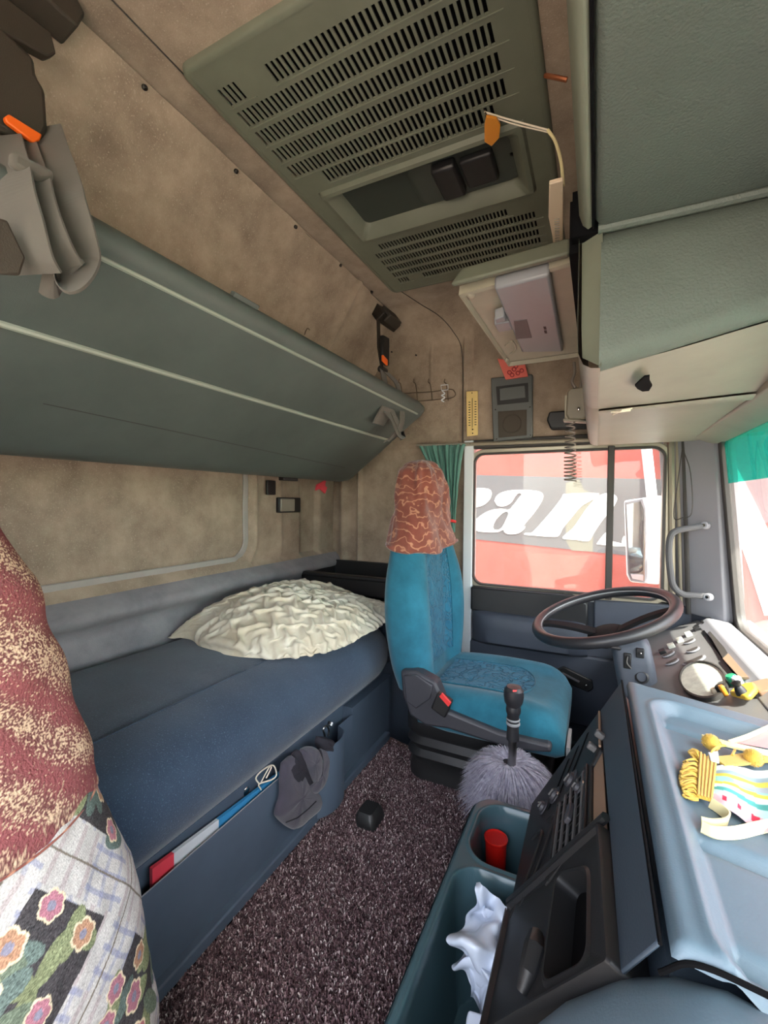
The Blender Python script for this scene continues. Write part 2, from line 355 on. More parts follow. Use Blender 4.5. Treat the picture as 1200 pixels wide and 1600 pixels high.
# armrest with a rounded ledge
rows = []
for x in np.linspace(-.48, -.02, 24):
    e = 1-abs((x+.25)/.23)**6*.5
    rows.append([V(x, 1.93-d*e, z) for d, z in ((0,.425),(.05,.425),(.075,.418),(.085,.405),(.086,.36),(.082,.30),(.06,.285),(0,.28))])
MB().loft(rows).build('armrest', M['door'], dr, ang=50)
MB().box(-.50, .30, 1.90, 1.93, .0, .285).build('lower_panel', M['door'], dr, bevel=.008)
MB().box(-.50, .40, 1.80, 1.93, -.06, -.02).build('sill', M['door'], dr, bevel=.01)
hb = MB(); q = [at(867,1046,Y=1.89), at(880,1040,Y=1.89), at(925,1062,Y=1.89), at(927,1075,Y=1.89), at(918,1080,Y=1.89), at(872,1060,Y=1.89)]
hp = hb.prism(q, (0,-.012,0)).build('handle_recess', M['black'], dr, bevel=.004)
MB().tube([at(878,1052,Y=1.87), at(905,1066,Y=1.865)], .006, 8).build('door_handle', M['dseat'], hp)
MB().ball(at(916,1071,Y=1.876), .005,.004,.005).build('button', M['chrome'], hp)
# ---- driver's window
w1 = MB()
def frame_ring(x0, x1, z0, z1, r, wd, y0, y1, bm):
    cx, cz, hx, hz = (x0+x1)/2, (z0+z1)/2, (x1-x0)/2, (z1-z0)/2
    a = rring(hx, hz, r, 8); b = rring(hx+wd, hz+wd, r+wd, 8)
    n = len(a); A = [V(cx+p[0], y0, cz+p[1]) for p in a]; B = [V(cx+p[0], y0, cz+p[1]) for p in b]
    A2 = [p+V(0,y1-y0,0) for p in A]; B2 = [p+V(0,y1-y0,0) for p in B]
    return bm.grid([A, B, B2, A2], cu=True, cv=True)
frame_ring(-.492, .232, .530, 1.112, .045, .018, 1.915, 1.94, w1)
win = struct(w1.build('window_1', M['alu'], bevel=.003))
f2 = MB(); frame_ring(-.484, .224, .538, 1.104, .04, .008, 1.908, 1.93, f2); f2.build('window_gasket', M['gasket'], win, ang=40)
MB().box(.038, .062, 1.905, 1.94, .52, 1.12).build('divider_bar', M['gasket'], win, bevel=.003)
MB().box(-.486, .040, 1.928, 1.931, .532, 1.110).build('glass_pane', M['glass'], win, smooth=False)
MB().box(.060, .226, 1.928, 1.931, .532, 1.110).build('glass_pane', M['glass'], win, smooth=False)
struct(MB().box(-.51, .30, 1.905, 1.945, 1.132, 1.17).box(-.51, .30, 1.93, 2.0, 1.16, 1.19).build('trim_4', M['gasket'], bevel=.004))
struct(MB().box(-.532, -.490, 1.900, 1.97, -.28, 1.17).box(-.50, .30, 1.93, 1.965, .48, .530).build('trim_5', M['white'], bevel=.004))
struct(MB().box(.225, .30, 1.93, 1.97, .48, 1.17).build('trim_5', M['alu']))
struct(MB().tube([V(-.545,1.895,1.152), V(.30,1.895,1.142)], .008, 8).build('trim_6', M['alu']))
# ---- front pillar and windscreen
struct(MB().prism([(.25,1.955,.50),(.30,1.905,.50),(.395,1.795,.50),(.46,1.83,.50),(.36,1.99,.50)], (-.045,0,.68)).build('wall_front', M['pillar'], bevel=.006))
struct(MB().tube([V(.262,1.915,.50), V(.245,1.915,1.15)], .012, 8).tube([V(.288,1.900,.50), V(.262,1.905,1.15)], .006, 8).build('trim_7', M['alu']))
struct(MB().tube([V(.308,1.888,.50), V(.280,1.888,1.15)], .008, 8).build('trim_8', M['gasket']))
WS0, WS1 = .42, .36
def ws(y, z): return V(WS0+(WS1-WS0)*(z-.49)/.63, y, z)
def ws_ring(y0, y1, z0, z1, r):
    a = rring((y1-y0)/2, (z1-z0)/2, r, 8); return [ws((y0+y1)/2+p[0], (z0+z1)/2+p[1]) for p in a]
a = ws_ring(-.36, 1.775, .497, 1.108, .05); b = ws_ring(-.39, 1.84, .460, 1.145, .08); dd = V(.03, .005, 0)
w2 = struct(MB().grid([a, b, [p+dd for p in b], [p+dd for p in a]], cu=True, cv=True).build('window_2', M['gasket'], bevel=.004))
inn = ws_ring(-.36, 1.775, .497, 1.108, .05)
MB().prism([p+V(.015,0,0) for p in inn], (.004,0,0)).build('glass_pane', M['glass'], w2, smooth=False)
MB().prism([ws(-.35,.965)+V(.010,0,0), ws(1.76,.965)+V(.010,0,0), ws(1.765,1.09)+V(.010,0,0), ws(1.745,1.105)+V(.010,0,0), ws(-.35,1.105)+V(.010,0,0)], (.002,0,0)).build('sun_strip', M['tint'], w2, smooth=False, label='translucent teal sun strip along the top of the glass')
struct(MB().box(.37, .46, -.4, 1.80, 1.12, 1.79).box(.40, .62, -.4, 1.95, 1.14, 1.79).build('wall_front', M['pillar'], smooth=False))
struct(MB().prism([(.298,-.4,1.124),(.352,-.4,1.100),(.40,-.4,1.100),(.40,-.4,1.16),(.298,-.4,1.16)], (0,2.22,0)).build('trim_9', M['lockpl'], bevel=.004))
struct(MB().box(.435, .50, -.4, 1.95, -.30, .485).build('wall_front', M['pillar'], smooth=False))
# grab handle on the pillar
gh = thing('grab_handle', 'grey curved grab handle bolted to the pillar beside the windscreen', 'handle', at(1050, 880, Y=1.80))
pts = arc([at(1102,821,Y=1.83), at(1085,824,Y=1.79), at(1058,829,Y=1.77), at(1048,838,Y=1.765), at(1045,860,Y=1.765), at(1047,890,Y=1.765), at(1052,915,Y=1.77), at(1066,928,Y=1.78), at(1085,930,Y=1.79), at(1104,932,Y=1.81)], 5)
MB().ribbon(pts, (0,-.3,-1) , .022, .010).build('bar', M['pillar'], gh, bevel=.003) if False else MB().tube(pts, .0105, 10).build('bar', M['handle'], gh)
for p in (at(1101,821,Y=1.81), at(1106,933,Y=1.79)):
    b_ = MB().lathe([(.001,-.012),(.013,-.012),(.013,.006),(.009,.008),(.001,.006)], p, (-.5,-.85,.1), 14).build('bolt_cap', M['pillar'], gh)
    MB().lathe([(.001,.006),(.006,.007),(.005,.0095),(.001,.010)], p, (-.5,-.85,.1), 10).build('bolt', M['chrome'], b_)
# slack cord at the window corner
tag(MB().tube(arc([at(1066,702,Y=1.84), at(1058,760,Y=1.85), at(1053,808,Y=1.86), at(1066,809,Y=1.85), at(1081,800,Y=1.83), at(1079,740,Y=1.82), at(1068,704,Y=1.83)], 6), .0016, 6).build('cord', M['gasket']), 'thin dark cord looped beside the driver window corner', 'cord')

# ================================================================== ROOF HATCH
HZ = 1.75
hat = thing('roof_hatch', 'olive grey slotted roof hatch panel with a recessed handle', 'hatch', (-.44, 1.13, HZ))
X0, X1, Y0, Y1 = -.762, -.112, .622, 1.640
g = MB(); TK = .0035
blocks = []
Ycs = [.700,.757,.814,.871,.928,.978]
for i, yc in enumerate(Ycs):
    hl = .0205
    if i == 0: segs = [(-.726,-.664),(-.600,-.165)]
    elif i == 5: segs = [(-.655,-.205)]
    else: segs = [(-.728,-.165)]
    blocks.append((yc-hl, yc+hl, segs, .0131, .0072))
for i, yc in enumerate([1.326,1.372,1.418,1.464,1.510,1.556]):
    segs = [(-.668,-.24)] if i == 0 else ([(-.700,-.650),(-.60,-.285)] if i == 5 else [(-.703,-.163)])
    blocks.append((yc-.0165, yc+.0165, segs, .0108, .0062))
def strip(bm, x0, x1, y0, y1): bm.box(x0, x1, y0, y1, HZ, HZ+TK)
y = Y0+.012; RX0, RX1, RY0, RY1 = -.700, -.170, 1.030, 1.262
def fill_rows(bl, ya, yb):
    y = ya
    for (a, b, segs, pitch, sw) in bl:
        strip(g, X0+.01, X1-.01, y, a); x = X0+.01
        for (s0, s1) in segs:
            n = int((s1-s0)/pitch); strip(g, x, s0, a, b); x = s0
            for k in range(n):
                g.box(x+sw, x+pitch, a, b, HZ, HZ+TK); x += pitch
        strip(g, x, X1-.01, a, b); y = b
    strip(g, X0+.01, X1-.01, y, yb)
fill_rows(blocks[:6], Y0+.01, RY0-.008); fill_rows(blocks[6:], RY1+.008, Y1-.01)
strip(g, X0+.01, RX0-.008, RY0-.008, RY1+.008); strip(g, RX1+.008, X1-.01, RY0-.008, RY1+.008)
g.build('grille', M['hatch'], hat, smooth=False)
MB().box(X0+.02, X1-.02, Y0+.02, RY0-.005, HZ+.028, HZ+.030).box(X0+.02, X1-.02, RY1+.005, Y1-.02, HZ+.028, HZ+.030).build('backing', M['void'], hat, smooth=False)
# outer rim, rolled edge
c = ((X0+X1)/2, (Y0+Y1)/2); hx, hy = (X1-X0)/2, (Y1-Y0)/2
rg = lambda gx, z, r: [V(c[0]+p[0], c[1]+p[1], z) for p in rring(hx+gx, hy+gx, r, 5)]
MB().grid([rg(-.012,HZ+.004,.012), rg(-.010,HZ-.001,.014), rg(-.002,HZ-.001,.02), rg(.004,HZ+.003,.024), rg(.006,HZ+.014,.026), rg(-.02,HZ+.014,.01)], cv=True).build('rim', M['hatch'], hat, ang=60)
for (a, b, segs, pitch, sw) in blocks:      # fine raised line under each slot row
    pass
for (a, b, segs, pitch, sw) in blocks:
    for (s0, s1) in segs: MB().tube([V(s0-.006, b+.004, HZ-.0005), V(s1+.006, b+.004, HZ-.0005)], .0013, 6).build('moulded_line', M['hatch'], hat)
# recess with raised surround
rc = ((RX0+RX1)/2, (RY0+RY1)/2); rhx, rhy = (RX1-RX0)/2, (RY1-RY0)/2
rr = lambda gx, z, r: [V(rc[0]+p[0], rc[1]+p[1], z) for p in rring(rhx+gx, rhy+gx, r, 6)]
MB().grid([rr(.010,HZ+.001,.012), rr(.004,HZ-.010,.014), rr(-.006,HZ-.012,.016), rr(-.030,HZ+.010,.02), rr(-.034,HZ+.022,.02)], cv=True).build('recess_surround', M['hatch'], hat, ang=40)
g = MB(); hx0, hx1 = -.480, -.190
g.box(RX0+.02, RX1-.02, RY0+.02, RY1-.02, HZ+.022, HZ+.026)
g.build('recess_floor', M['hatchd'], hat, smooth=False)
kb = lambda x, y, z: V(x, y, z)
g = MB()
def bowl(cx, cy, hx, hy, z0, z1, r):
    rr2 = lambda k, z: [V(cx+p[0], cy+p[1], z) for p in rring(hx*k, hy*k, r*k, 6)]
    return [rr2(1.06, z0), rr2(1.0, z0-.004), rr2(.95, z0-.004), rr2(.86, z1), rr2(.01, z1)]
g.grid(bowl(-.325, 1.135, .140, .080, HZ+.018, HZ+.016, .03), cv=True).build('latch_housing', M['hatchd'], hat, ang=40)
MB().box(-.400, -.335, 1.075, 1.195, HZ-.010, HZ+.02).build('latch_lever', M['black'], hat, bevel=.008, label='black latch lever')
MB().box(-.328, -.245, 1.085, 1.185, HZ-.002, HZ+.02).build('latch_plate', M['fascia'], hat, bevel=.006)
MB().lathe([(.001,0),(.004,0),(.004,.004),(.001,.005)], (-.205,1.13,HZ+.016), (0,0,-1), 10).build('screw', M['dsteel'], hat)

# amber tag on a string, string to the comb
tg = thing('amber_tag', 'small amber translucent tag hanging from a hatch slot', 'tag', at(767,205,Z=1.70))
hx_ = [at(px,py,Z=1.70) for px,py in ((760,183),(776,186),(782,196),(780,216),(768,229),(757,222),(757,196))]
MB().prism(hx_, (0,0,.006)).build('plate', M['amber'], tg, bevel=.001)
MB().tube([at(757,172,Z=1.745), at(760,180,Z=1.72), at(767,186,Z=1.702)], .0016, 6).build('wire_loop', M['wire'], tg)
tag(MB().tube(arc([at(757,175,Z=1.735), at(800,188,Z=1.70), at(856,203,Z=1.66)], 6), .0018, 6).tube(arc([at(758,178,Z=1.735), at(800,193,Z=1.70), at(858,207,Z=1.66)], 6), .0014, 6).build('string', M['knit']),
    'white double string stretched from the hatch slot to the locker edge', 'string')
cb = thing('white_clip_light', 'cream plastic ribbed clip hanging on a white wire beside the locker', 'clip', at(868,340,Z=1.45))
MB().tube(arc([at(856,203,Z=1.66), at(868,222,Z=1.63), at(877,255,Z=1.58), at(880,290,Z=1.53)], 6), .0032, 8).build('wire', M['creamrib'], cb)
q = [at(px,py,Z=1.50) for px,py in ((858,288),(880,282),(880,395),(866,398),(863,370),(857,340))]
MB().prism(q, (0,0,.008)).build('body', M['cream'], cb, bevel=.002)
for k in range(14):
    yy = 343+3.7*k
    MB().tube([at(866+.14*k,yy,Z=1.498), at(874,yy-1,Z=1.498)], .0011, 5).build('rib', M['lockpl'], cb)

# ================================================================== OVERHEAD LOCKERS
lk = thing('overhead_locker', 'dark green grey padded overhead locker above the windscreen, nearest', 'locker', (.2, .2, 1.345))
g = MB(); rows = []
for y in (-.36, .0, .4, .785, .797, .80):
    e = 0 if y < .79 else (.003 if y < .8 else .010)
    rows.append([V(-.010+e, y, 1.70), V(-.010+e, y, 1.356+e), V(-.006+e, y, 1.349+e), V(.002+e, y, 1.345+e), V(.2, y, 1.345+e), V(.372, y, 1.345+e), V(.372, y, 1.70)])
g.grid(rows); g.build('shell', M['locker'], lk, ang=50)
MB().grid([[V(-.014, y, 1.352), V(-.020, y, 1.349), V(-.028, y, 1.357), V(-.034, y, 1.375), V(-.036, y, 1.42), V(-.030, y, 1.75)] for k, y in enumerate((-.36, .2, .5, .80))]).build('rear_lip', M['hatch'], lk, ang=80, label='olive plastic rear lip')
MB().tube([V(-.012,-.36,1.349), V(-.012,.80,1.349)], .0022, 6).build('seam_line', M['void'], lk)
MB().tube(arc([V(-.005,.806,1.350), V(.1,.808,1.349), V(.2,.808,1.348), V(.37,.808,1.346)], 6), .009, 10).build('piping', M['locker'], lk)
# drop-down console above the driver
l2 = thing('overhead_console', 'sage green leather-grained overhead console above the driver, torn hole underneath', 'locker', (.15, 1.3, 1.12))
def bz(x, y): return 1.122+.22*max(0, x)*(1-min(1, max(0, (y-.8)/.45)))
g = MB(); rows = []
xs = np.linspace(.0, .34, 30)
for x in xs:
    zb = bz(x, .8); r = [V(x, .83, 1.36), V(x, .813, 1.338), V(x, .806, 1.325)]
    for k in range(12): 
        z = 1.31+(zb+.03-1.31)*k/11; r.append(V(x, .802-.004*math.sin(k/11*math.pi)+.002*noise.noise(V(x*12,z*12,0)), z))
    for a in (15,35,55,75,90): r.append(V(x, .832-.03*math.cos(math.radians(a)), zb+.03-.03*math.sin(math.radians(a))))
    rows.append(r)
g.grid(rows); g.build('padded_face', M['locker'], l2, ang=60)
g = MB(); rows = []
for x in np.linspace(.0, .33, 24):
    rows.append([V(x, y, bz(x, y)+.0015*noise.noise(V(x*9,y*9,3))) for y in (.83,.9,1.0,1.1,1.165)])
ub = g.grid(rows).build('underside', M['lockpl'], l2, ang=60)
g = MB(); rows = []
for x in np.linspace(.0, .315, 20):
    rows.append([V(x, y, bz(x,y)+dz) for y, dz in ((1.165,-.004),(1.17,-.006),(1.2,-.005),(1.215,.004),(1.5,.006),(1.79,.002),(1.82,-.003),(1.86,-.003))])
g.grid(rows).build('underside_cover', M['lockpl'], l2, ang=40)
# rear edge roll and rear face
rows = []
for y, k in ((.812,0),(.84,0),(1.0,0),(1.15,0),(1.168,.3),(1.18,0),(1.4,0),(1.7,0),(1.86,0)):
    zz = 1.122 if y < 1.17 else 1.116
    rows.append([V(-.034, y, 1.40), V(-.034, y+.0, zz+.07), V(-.032, y, zz+.03), V(-.024, y-.002, zz+.010), V(-.012, y-.004, zz+.002), V(.002, y-.005, zz)])
MB().grid(rows).build('rear_edge', M['lockpl'], l2, ang=60)
rows = [[V(-.030, .832, 1.40), V(-.030, .832, 1.345), V(-.028,.828,1.20), V(-.026,.834,1.15)], [V(.002,.806,1.40), V(.002,.806,1.33), V(.004,.800,1.175), V(.004,.812,1.125)]]
MB().grid(rows).build('corner_strip', M['hatch'], l2, ang=60)
hole = [atp(px,py,(0,1,1.118),(.0,.0,1)) for px,py in ((992,603),(999,596),(1007,589),(1015,588),(1015,596),(1019,603),(1014,611),(1004,612),(996,608))]
MB().prism(hole, (0,0,.003)).build('torn_hole', M['void'], l2, smooth=False, label='ragged black hole torn in the underside')
zt = MB().tube([at(955,644,Z=1.112), at(968,643,Z=1.110), at(985,641,Z=1.112)], .0025, 6).tube([at(957,648,Z=1.112), at(972,641,Z=1.109), at(988,638,Z=1.112)], .0018, 6)
zt.build('cable_tie', M['knit'], l2, label='white cable tie')
# dark gap with hinge ironwork
g = MB().box(-.045, -.004, .806, .83, 1.345, 1.42).box(-.05, -.036, .83, 1.55, 1.33, 1.42)
g.build('hinge_gap', M['void'], l2, smooth=False)
MB().tube([at(905,400,X=-.058), at(912,440,X=-.058), at(915,520,X=-.056)], .005, 8).build('hinge_rod', M['dsteel'], l2)
for px, py in ((907,425),(911,470),(915,523)):
    MB().lathe([(.001,-.006),(.012,-.006),(.012,.004),(.006,.010),(.001,.010)], at(px,py,X=-.060), (-1,0,-.3), 12).build('hinge_bolt', M['dsteel'], l2)

# open flap with grey device
fl = thing('locker_flap', 'open beige locker flap hinged at the overhead console, with a grey box mounted underneath', 'flap', (-.18, 1.27, 1.40))
FZ = 1.40
P = [at(718,455,Z=FZ), at(795,568,Z=FZ), at(912,552,Z=FZ), at(905,400,Z=FZ)]
P[2].x = P[3].x = -.046
cx = sum(p.x for p in P)/4; cy = sum(p.y for p in P)/4
MB().prism(P, (0,0,.014)).build('panel', M['beige'], fl, bevel=.004)
g = MB()
ring_in = lambda k, z: [V(cx+(p.x-cx)*k, cy+(p.y-cy)*k, z) for p in P]
g.grid([ring_in(1.0,FZ+.012), ring_in(1.01,FZ-.010), ring_in(.97,FZ-.012), ring_in(.93,FZ-.002)], cv=True).build('rim', M['beige'], fl, ang=30)
q = at(713,448,Z=FZ)
MB().prism([V(-.305,.955,FZ-.012), V(-.055,.935,FZ-.012), V(-.055,.955,FZ+.03), V(-.285,.975,FZ+.03)], (0,.02,0)).build('front_rail', M['hatch'], fl, bevel=.006)
dv = [at(772,452,Z=1.375), at(815,551,Z=1.375), at(880,550,Z=1.375), at(858,430,Z=1.375)]
dvb = MB().prism(dv, (0,0,.03)).build('mounted_box', M['greyp'], fl, bevel=.006, label='grey box with a rectangular finger opening')
op = [at(px,py,Z=1.3735) for px,py in ((803,502),(823,500),(831,528),(806,530))]
MB().prism(op, (0,0,.003)).build('opening', M['dash'], dvb, smooth=False)
MB().prism([at(849,511,Z=1.374), at(853,511,Z=1.374), at(854,515,Z=1.374), at(850,515,Z=1.374)], (0,0,.002)).build('mark', M['ink'], dvb, smooth=False)
MB().prism([at(850,517,Z=1.374), at(854,517,Z=1.374), at(855,521,Z=1.374), at(851,521,Z=1.374)], (0,0,.002)).build('mark', M['ink'], dvb, smooth=False)
MB().obox(at(787,506,Z=1.385), (.020,0,0), (0,.030,0), (0,0,.010)).obox(at(782,492,Z=1.38), (.012,0,.002), (0,.014,0), (0,0,.014)).build('catch', M['greyp'], fl, bevel=.003)
MB().tube(arc([at(790,540,Z=1.388), at(800,533,Z=1.380), at(806,545,Z=1.384), at(798,553,Z=1.39)], 5), .003, 6).build('ring', M['beige'], fl)
MB().ball(at(735,461,Z=1.392), .010,.016,.006).build('screw_boss', M['beige'], fl)
MB().ball(at(792,562,Z=1.392), .008,.012,.006).build('screw_boss', M['beige'], fl)

tag(MB().tube([at(852,118,Z=1.72), at(868,121,Z=1.70), at(886,125,Z=1.69)], .0042, 8).build('copper_pin', mat('copper', lin(190,120,85), .35, .8)), 'short copper pin between the hatch edge and the locker', 'pin')
# ================================================================== UPPER BUNK
ub = thing('upper_bunk', 'grey green vinyl upper bunk folded up against the back wall', 'bunk', (-.9, .8, .99))
prof = [(-1.16,1.035),(-1.10,.992),(-1.06,.985),(-1.035,.988),(-1.015,1.000),(-.955,1.047),(-.885,1.100),(-.845,1.131),(-.818,1.151),(-.808,1.162),(-.80,1.166),(-.74,1.214),(-.69,1.251),(-.667,1.268),(-.655,1.282),(-.655,1.297),(-.668,1.312),(-.690,1.325),(-.72,1.337),(-.80,1.350),(-.95,1.366),(-1.05,1.372),(-1.085,1.35),(-1.13,1.25)]
def sec(y, k):
    out = []
    for (x, z) in prof:
        cx_, cz_ = -.95, 1.2
        out.append(V(cx_+(x-cx_)*k, y, cz_+(z-cz_)*k))
    return out
rows = [sec(y, k) for y, k in ((-.36,1),(.2,1),(.8,1),(1.4,1),(1.70,1),(1.735,.985),(1.750,.955),(1.755,.90))]
MB().loft(rows).build('shell', M['vinyl'], ub, ang=60)
MB().tube([V(-.806,-.36,1.160), V(-.806,1.70,1.160)], .0055, 8).build('rib', M['lightened'], ub, label='pale ridge with a painted highlight')  # painted highlight: both ribs are lighter than the shell along its creases
MB().tube([V(-.676,-.36,1.262), V(-.676,1.695,1.262)], .0045, 8).build('rib', M['lightened'], ub, label='pale ridge with a painted highlight')
MB().tube([V(-.920,.45,1.0745), V(-.965,1.60,1.040)], .0015, 6).build('seam_line', M['gasket'], ub)
MB().obox((-.668,.70,1.316), (0,.035,0), (.006,0,-.003), (.003,0,.004)).build('clip_slot', M['vinyl'], ub, bevel=.001)
# latch brackets under the bunk
MB().box(-1.10,-1.075,1.33,1.42,.975,.990).build('bracket', M['black'], ub, bevel=.002)
tag(MB().obox(at(423,762,X=-1.215), (0,.026,0), (0,0,.030), (.006,0,0)).build('wall_catch', M['black'], bevel=.003), 'small black metal catch on the back wall under the bunk', 'catch')
tag(MB().obox(at(501,758,X=-1.16), (.004,.030,.012), (0,.004,.014), (.004,0,0)).obox(at(505,763,X=-1.155), (.004,.014,-.010), (0,.008,.014), (.004,0,0)).build('cloth_scrap', M['magr']), 'small scrap of red cloth stuck under the far end of the bunk', 'cloth')
lp = thing('reading_lamp', 'small square cream lamp in a black housing on the back wall', 'lamp', at(451,789,X=-1.20))
c_ = at(451,789,X=-1.222)
MB().obox(c_, (0,.075,0), (0,0,.033), (.010,0,0)).build('housing', M['black'], lp, bevel=.004)
MB().obox(c_+V(.010,-.022,0), (0,.047,0), (0,0,.028), (.006,0,0)).build('lens', M['lockpl'], lp, bevel=.004)

# ---- straps
def strap_set(name, label, anchor, parts):
    return thing(name, label, 'strap', anchor)
s1 = thing('bunk_strap', 'grey webbing bunk strap with orange release button at the far bunk end', 'strap', (-.83, 1.68, 1.3), 'bunk straps')
a0 = at(597,492,X=-.85)
MB().obox(a0+V(.0,.03,.0), (.006,.075,0), (.020,0,-.028), (.018,0,.014)).build('anchor_bracket', M['dsteel'], s1, bevel=.003)
MB().obox(at(609,496,X=-.83), (.004,.05,0), (.018,0,-.024), (.016,0,.012)).build('anchor_hood', M['strapd'], s1, bevel=.004)
MB().ribbon([at(591,500,X=-.835), at(592,545,X=-.82), at(597,575,X=-.80)], (0,1,0), .028, .003).build('webbing', M['strapd'], s1)
MB().obox(at(601,548,X=-.80), (.004,.024,0), (0,0,.058), (.009,0,0)).build('buckle', M['black'], s1, bevel=.006)
MB().obox(at(601,563,X=-.786), (0,.022,-.004), (0,0,.012), (.005,0,0)).build('release_button', M['orange'], s1, bevel=.003)
MB().lathe([(.001,-.02),(.014,-.02),(.014,.02),(.001,.02)], at(598,578,X=-.79), (0,1,0), 14).build('roller', M['black'], s1)
MB().ribbon(arc([at(598,580,X=-.78), at(604,610,X=-.74), at(612,640,X=-.70), at(624,668,X=-.68), at(629,680,X=-.675), at(622,676,X=-.68), at(613,655,X=-.69), at(600,640,X=-.705)], 6), (0,1,.1), .040, .003).build('loop', M['strap'], s1)
MB().ribbon(arc([at(604,582,X=-.77), at(620,600,X=-.72), at(627,630,X=-.70), at(627,662,X=-.68), at(612,683,X=-.70), at(601,690,X=-.72)], 6), (0,1,.3), .036, .003).build('loop', M['strap'], s1)
MB().obox(at(598,650,X=-.715), (.004,.038,0), (.02,0,.03), (.003,0,-.002)).build('tongue_plate', M['strap'], s1, bevel=.004)
s2 = thing('bunk_strap', 'wide grey webbing bunk strap with orange button at the near end of the bunk', 'strap', (-.8, .36, 1.35), 'bunk straps')
MB().prism([at(px,py,X=-.86) for px,py in ((-60,-90),(60,-40),(108,52),(96,72),(-60,-60))], (.05,0,.01)).build('anchor_bracket', M['strapd'], s2, bevel=.004)
MB().prism([at(px,py,X=-.84) for px,py in ((-60,-40),(70,60),(78,92),(66,97),(-60,30))], (.02,0,.0)).build('anchor_hood', M['strapd'], s2, bevel=.003)
def sheet(pxl, X, th): return MB().prism([at(a_, b_, X=X) for a_, b_ in pxl], (th, 0, 0))
sheet([(-40,20),(45,100),(48,128),(62,150),(66,210),(55,235),(-40,200)], -.80, .02).build('buckle', M['strapd'], s2, bevel=.008)
sheet([(3,186),(10,181),(62,213),(58,222),(49,226),(6,194)], -.775, .008).build('release_button', M['orange'], s2, bevel=.002)
sheet([(10,238),(78,272),(77,288),(60,290),(8,262)], -.655, .014).build('roller', M['strap'], s2, bevel=.006)
RW = tuple(Rt)
MB().ribbon(arc([at(72,200,X=-.80), at(82,235,X=-.75), at(91,262,X=-.70), at(99,290,X=-.66), at(106,315,X=-.635), at(122,365,X=-.625), at(130,405,X=-.63), at(116,436,X=-.625), at(92,446,X=-.635), at(66,432,X=-.645)], 8), RW, .046, .004).build('loop', M['strap'], s2)
MB().ribbon(arc([at(30,225,X=-.79), at(40,262,X=-.71), at(48,286,X=-.66), at(54,310,X=-.640), at(66,345,X=-.628), at(84,385,X=-.625), at(104,418,X=-.632), at(112,428,X=-.630)], 8), RW, .048, .004).build('loop', M['strap'], s2)
MB().ribbon(arc([at(-2,215,X=-.79), at(2,245,X=-.71), at(6,265,X=-.67), at(14,300,X=-.640), at(30,350,X=-.63), at(44,400,X=-.63), at(60,428,X=-.635)], 8), RW, .060, .004).build('webbing', M['strap'], s2)
sheet([(-40,335),(8,345),(37,405),(28,432),(-40,428)], -.625, .006).build('tongue_plate', M['strapd'], s2, bevel=.003)

# ================================================================== LOWER BUNK
mb = thing('bunk_mattress', 'dark blue woven bunk mattress under the crumpled pillow', 'mattress', (-.95, .8, .2))
sx, sy = [], []
prof = [(-1.195,.22),(-1.20,.30),(-1.198,.40),(-1.18,.455),(-1.14,.470),(-1.05,.474),(-.95,.472),(-.85,.466),(-.76,.452),(-.70,.425),(-.670,.395),(-.657,.355),(-.660,.315),(-.675,.285),(-.695,.270),(-.72,.262),(-.9,.26),(-1.1,.26)]
def msec(y):
    e = 0
    if y > 1.30: e = (y-1.30)/.25
    k = math.sqrt(max(0, 1-min(1, e)**2.6)); out = []
    for i, (x, z) in enumerate(prof):
        xx = -1.0+(x+1.0)*(.45+.55*k) if x > -1.0 else x
        zz = .335+(z-.335)*(.35+.65*k)
        wv = .006*noise.noise(V(x*5, y*4, 1))+.004*noise.noise(V(x*11, y*9, 4)) if 2 < i < 13 else 0
        wv += .007*math.exp(-((y-.80-1.6*(x+.80))/.018)**2)*sst(.62,.75,y)*sst(.98,.85,y) if -.86 < x < -.70 else 0
        wv -= .004*math.exp(-((x+.80+.18*(y-.9))/.006)**2) if i in (5,6,7,8) else 0
        out.append(V(xx, y, zz+wv))
    return out
fine = []
for k in range(len(prof)):                                      # resample profile more finely
    a, b = prof[k], prof[(k+1) % len(prof)]; fine += [a, ((a[0]+b[0])/2, (a[1]+b[1])/2)]
ys_ = list(np.linspace(-.36, 1.3, 50))+list(1.30+.25*np.sin(np.linspace(0.1, math.pi/2, 14)))
MB().loft([msec(y) for y in ys_]).build('cushion', M['matt'], mb, ang=80)
MB().tube([V(-.690, y, .274) for y in np.linspace(-.36, 1.3, 20)], .004, 6).build('piping', M['matt'], mb)
MB().tube([V(-.80,y,.4625+.0) for y in np.linspace(-.3,1.3,30)], .0014, 5).build('seam_line', M['matt'], mb)
# bunk box and front pocket
bx = thing('bunk_box', 'blue grey storage box under the lower bunk', 'cabinet', (-.95, .8, 0))
g = MB().box(-1.2, -.735, -.36, 1.86, 0, .258).box(-.735, -.700, 1.215, 1.50, 0, .225)
g.build('body', M['box'], bx, smooth=False)
MB().box(-.735, -.705, 1.50, 1.52, 0, .225).box(-.9,-.74,1.50,1.86,-.27,.0).build('end_panel', M['box'], bx, smooth=False)
pk = MB(); rows = []
for y in np.linspace(-.36, 1.215, 120):
    b_ = .045*math.sqrt(max(0, 1-((y-1.06)/.075)**2)) if abs(y-1.06) < .075 else 0
    rows.append([V(-.706, y, .010), V(-.700+b_, y, .012), V(-.700+b_, y, .198), V(-.7015+b_, y, .203), V(-.704+b_, y, .203), V(-.706+b_, y, .198), V(-.706+b_*.98, y, .012)])
pk.loft(rows).build('pocket_panel', M['box'], bx, ang=50, label='thin front panel with a rounded bulge')
MB().box(-.735,-.70,-.36,1.215,0,.01).build('pocket_floor', M['void'], bx, smooth=False)
MB().box(-.705,-.682,-.36,1.47,0,.028).build('kick_strip', M['box'], bx, bevel=.004)
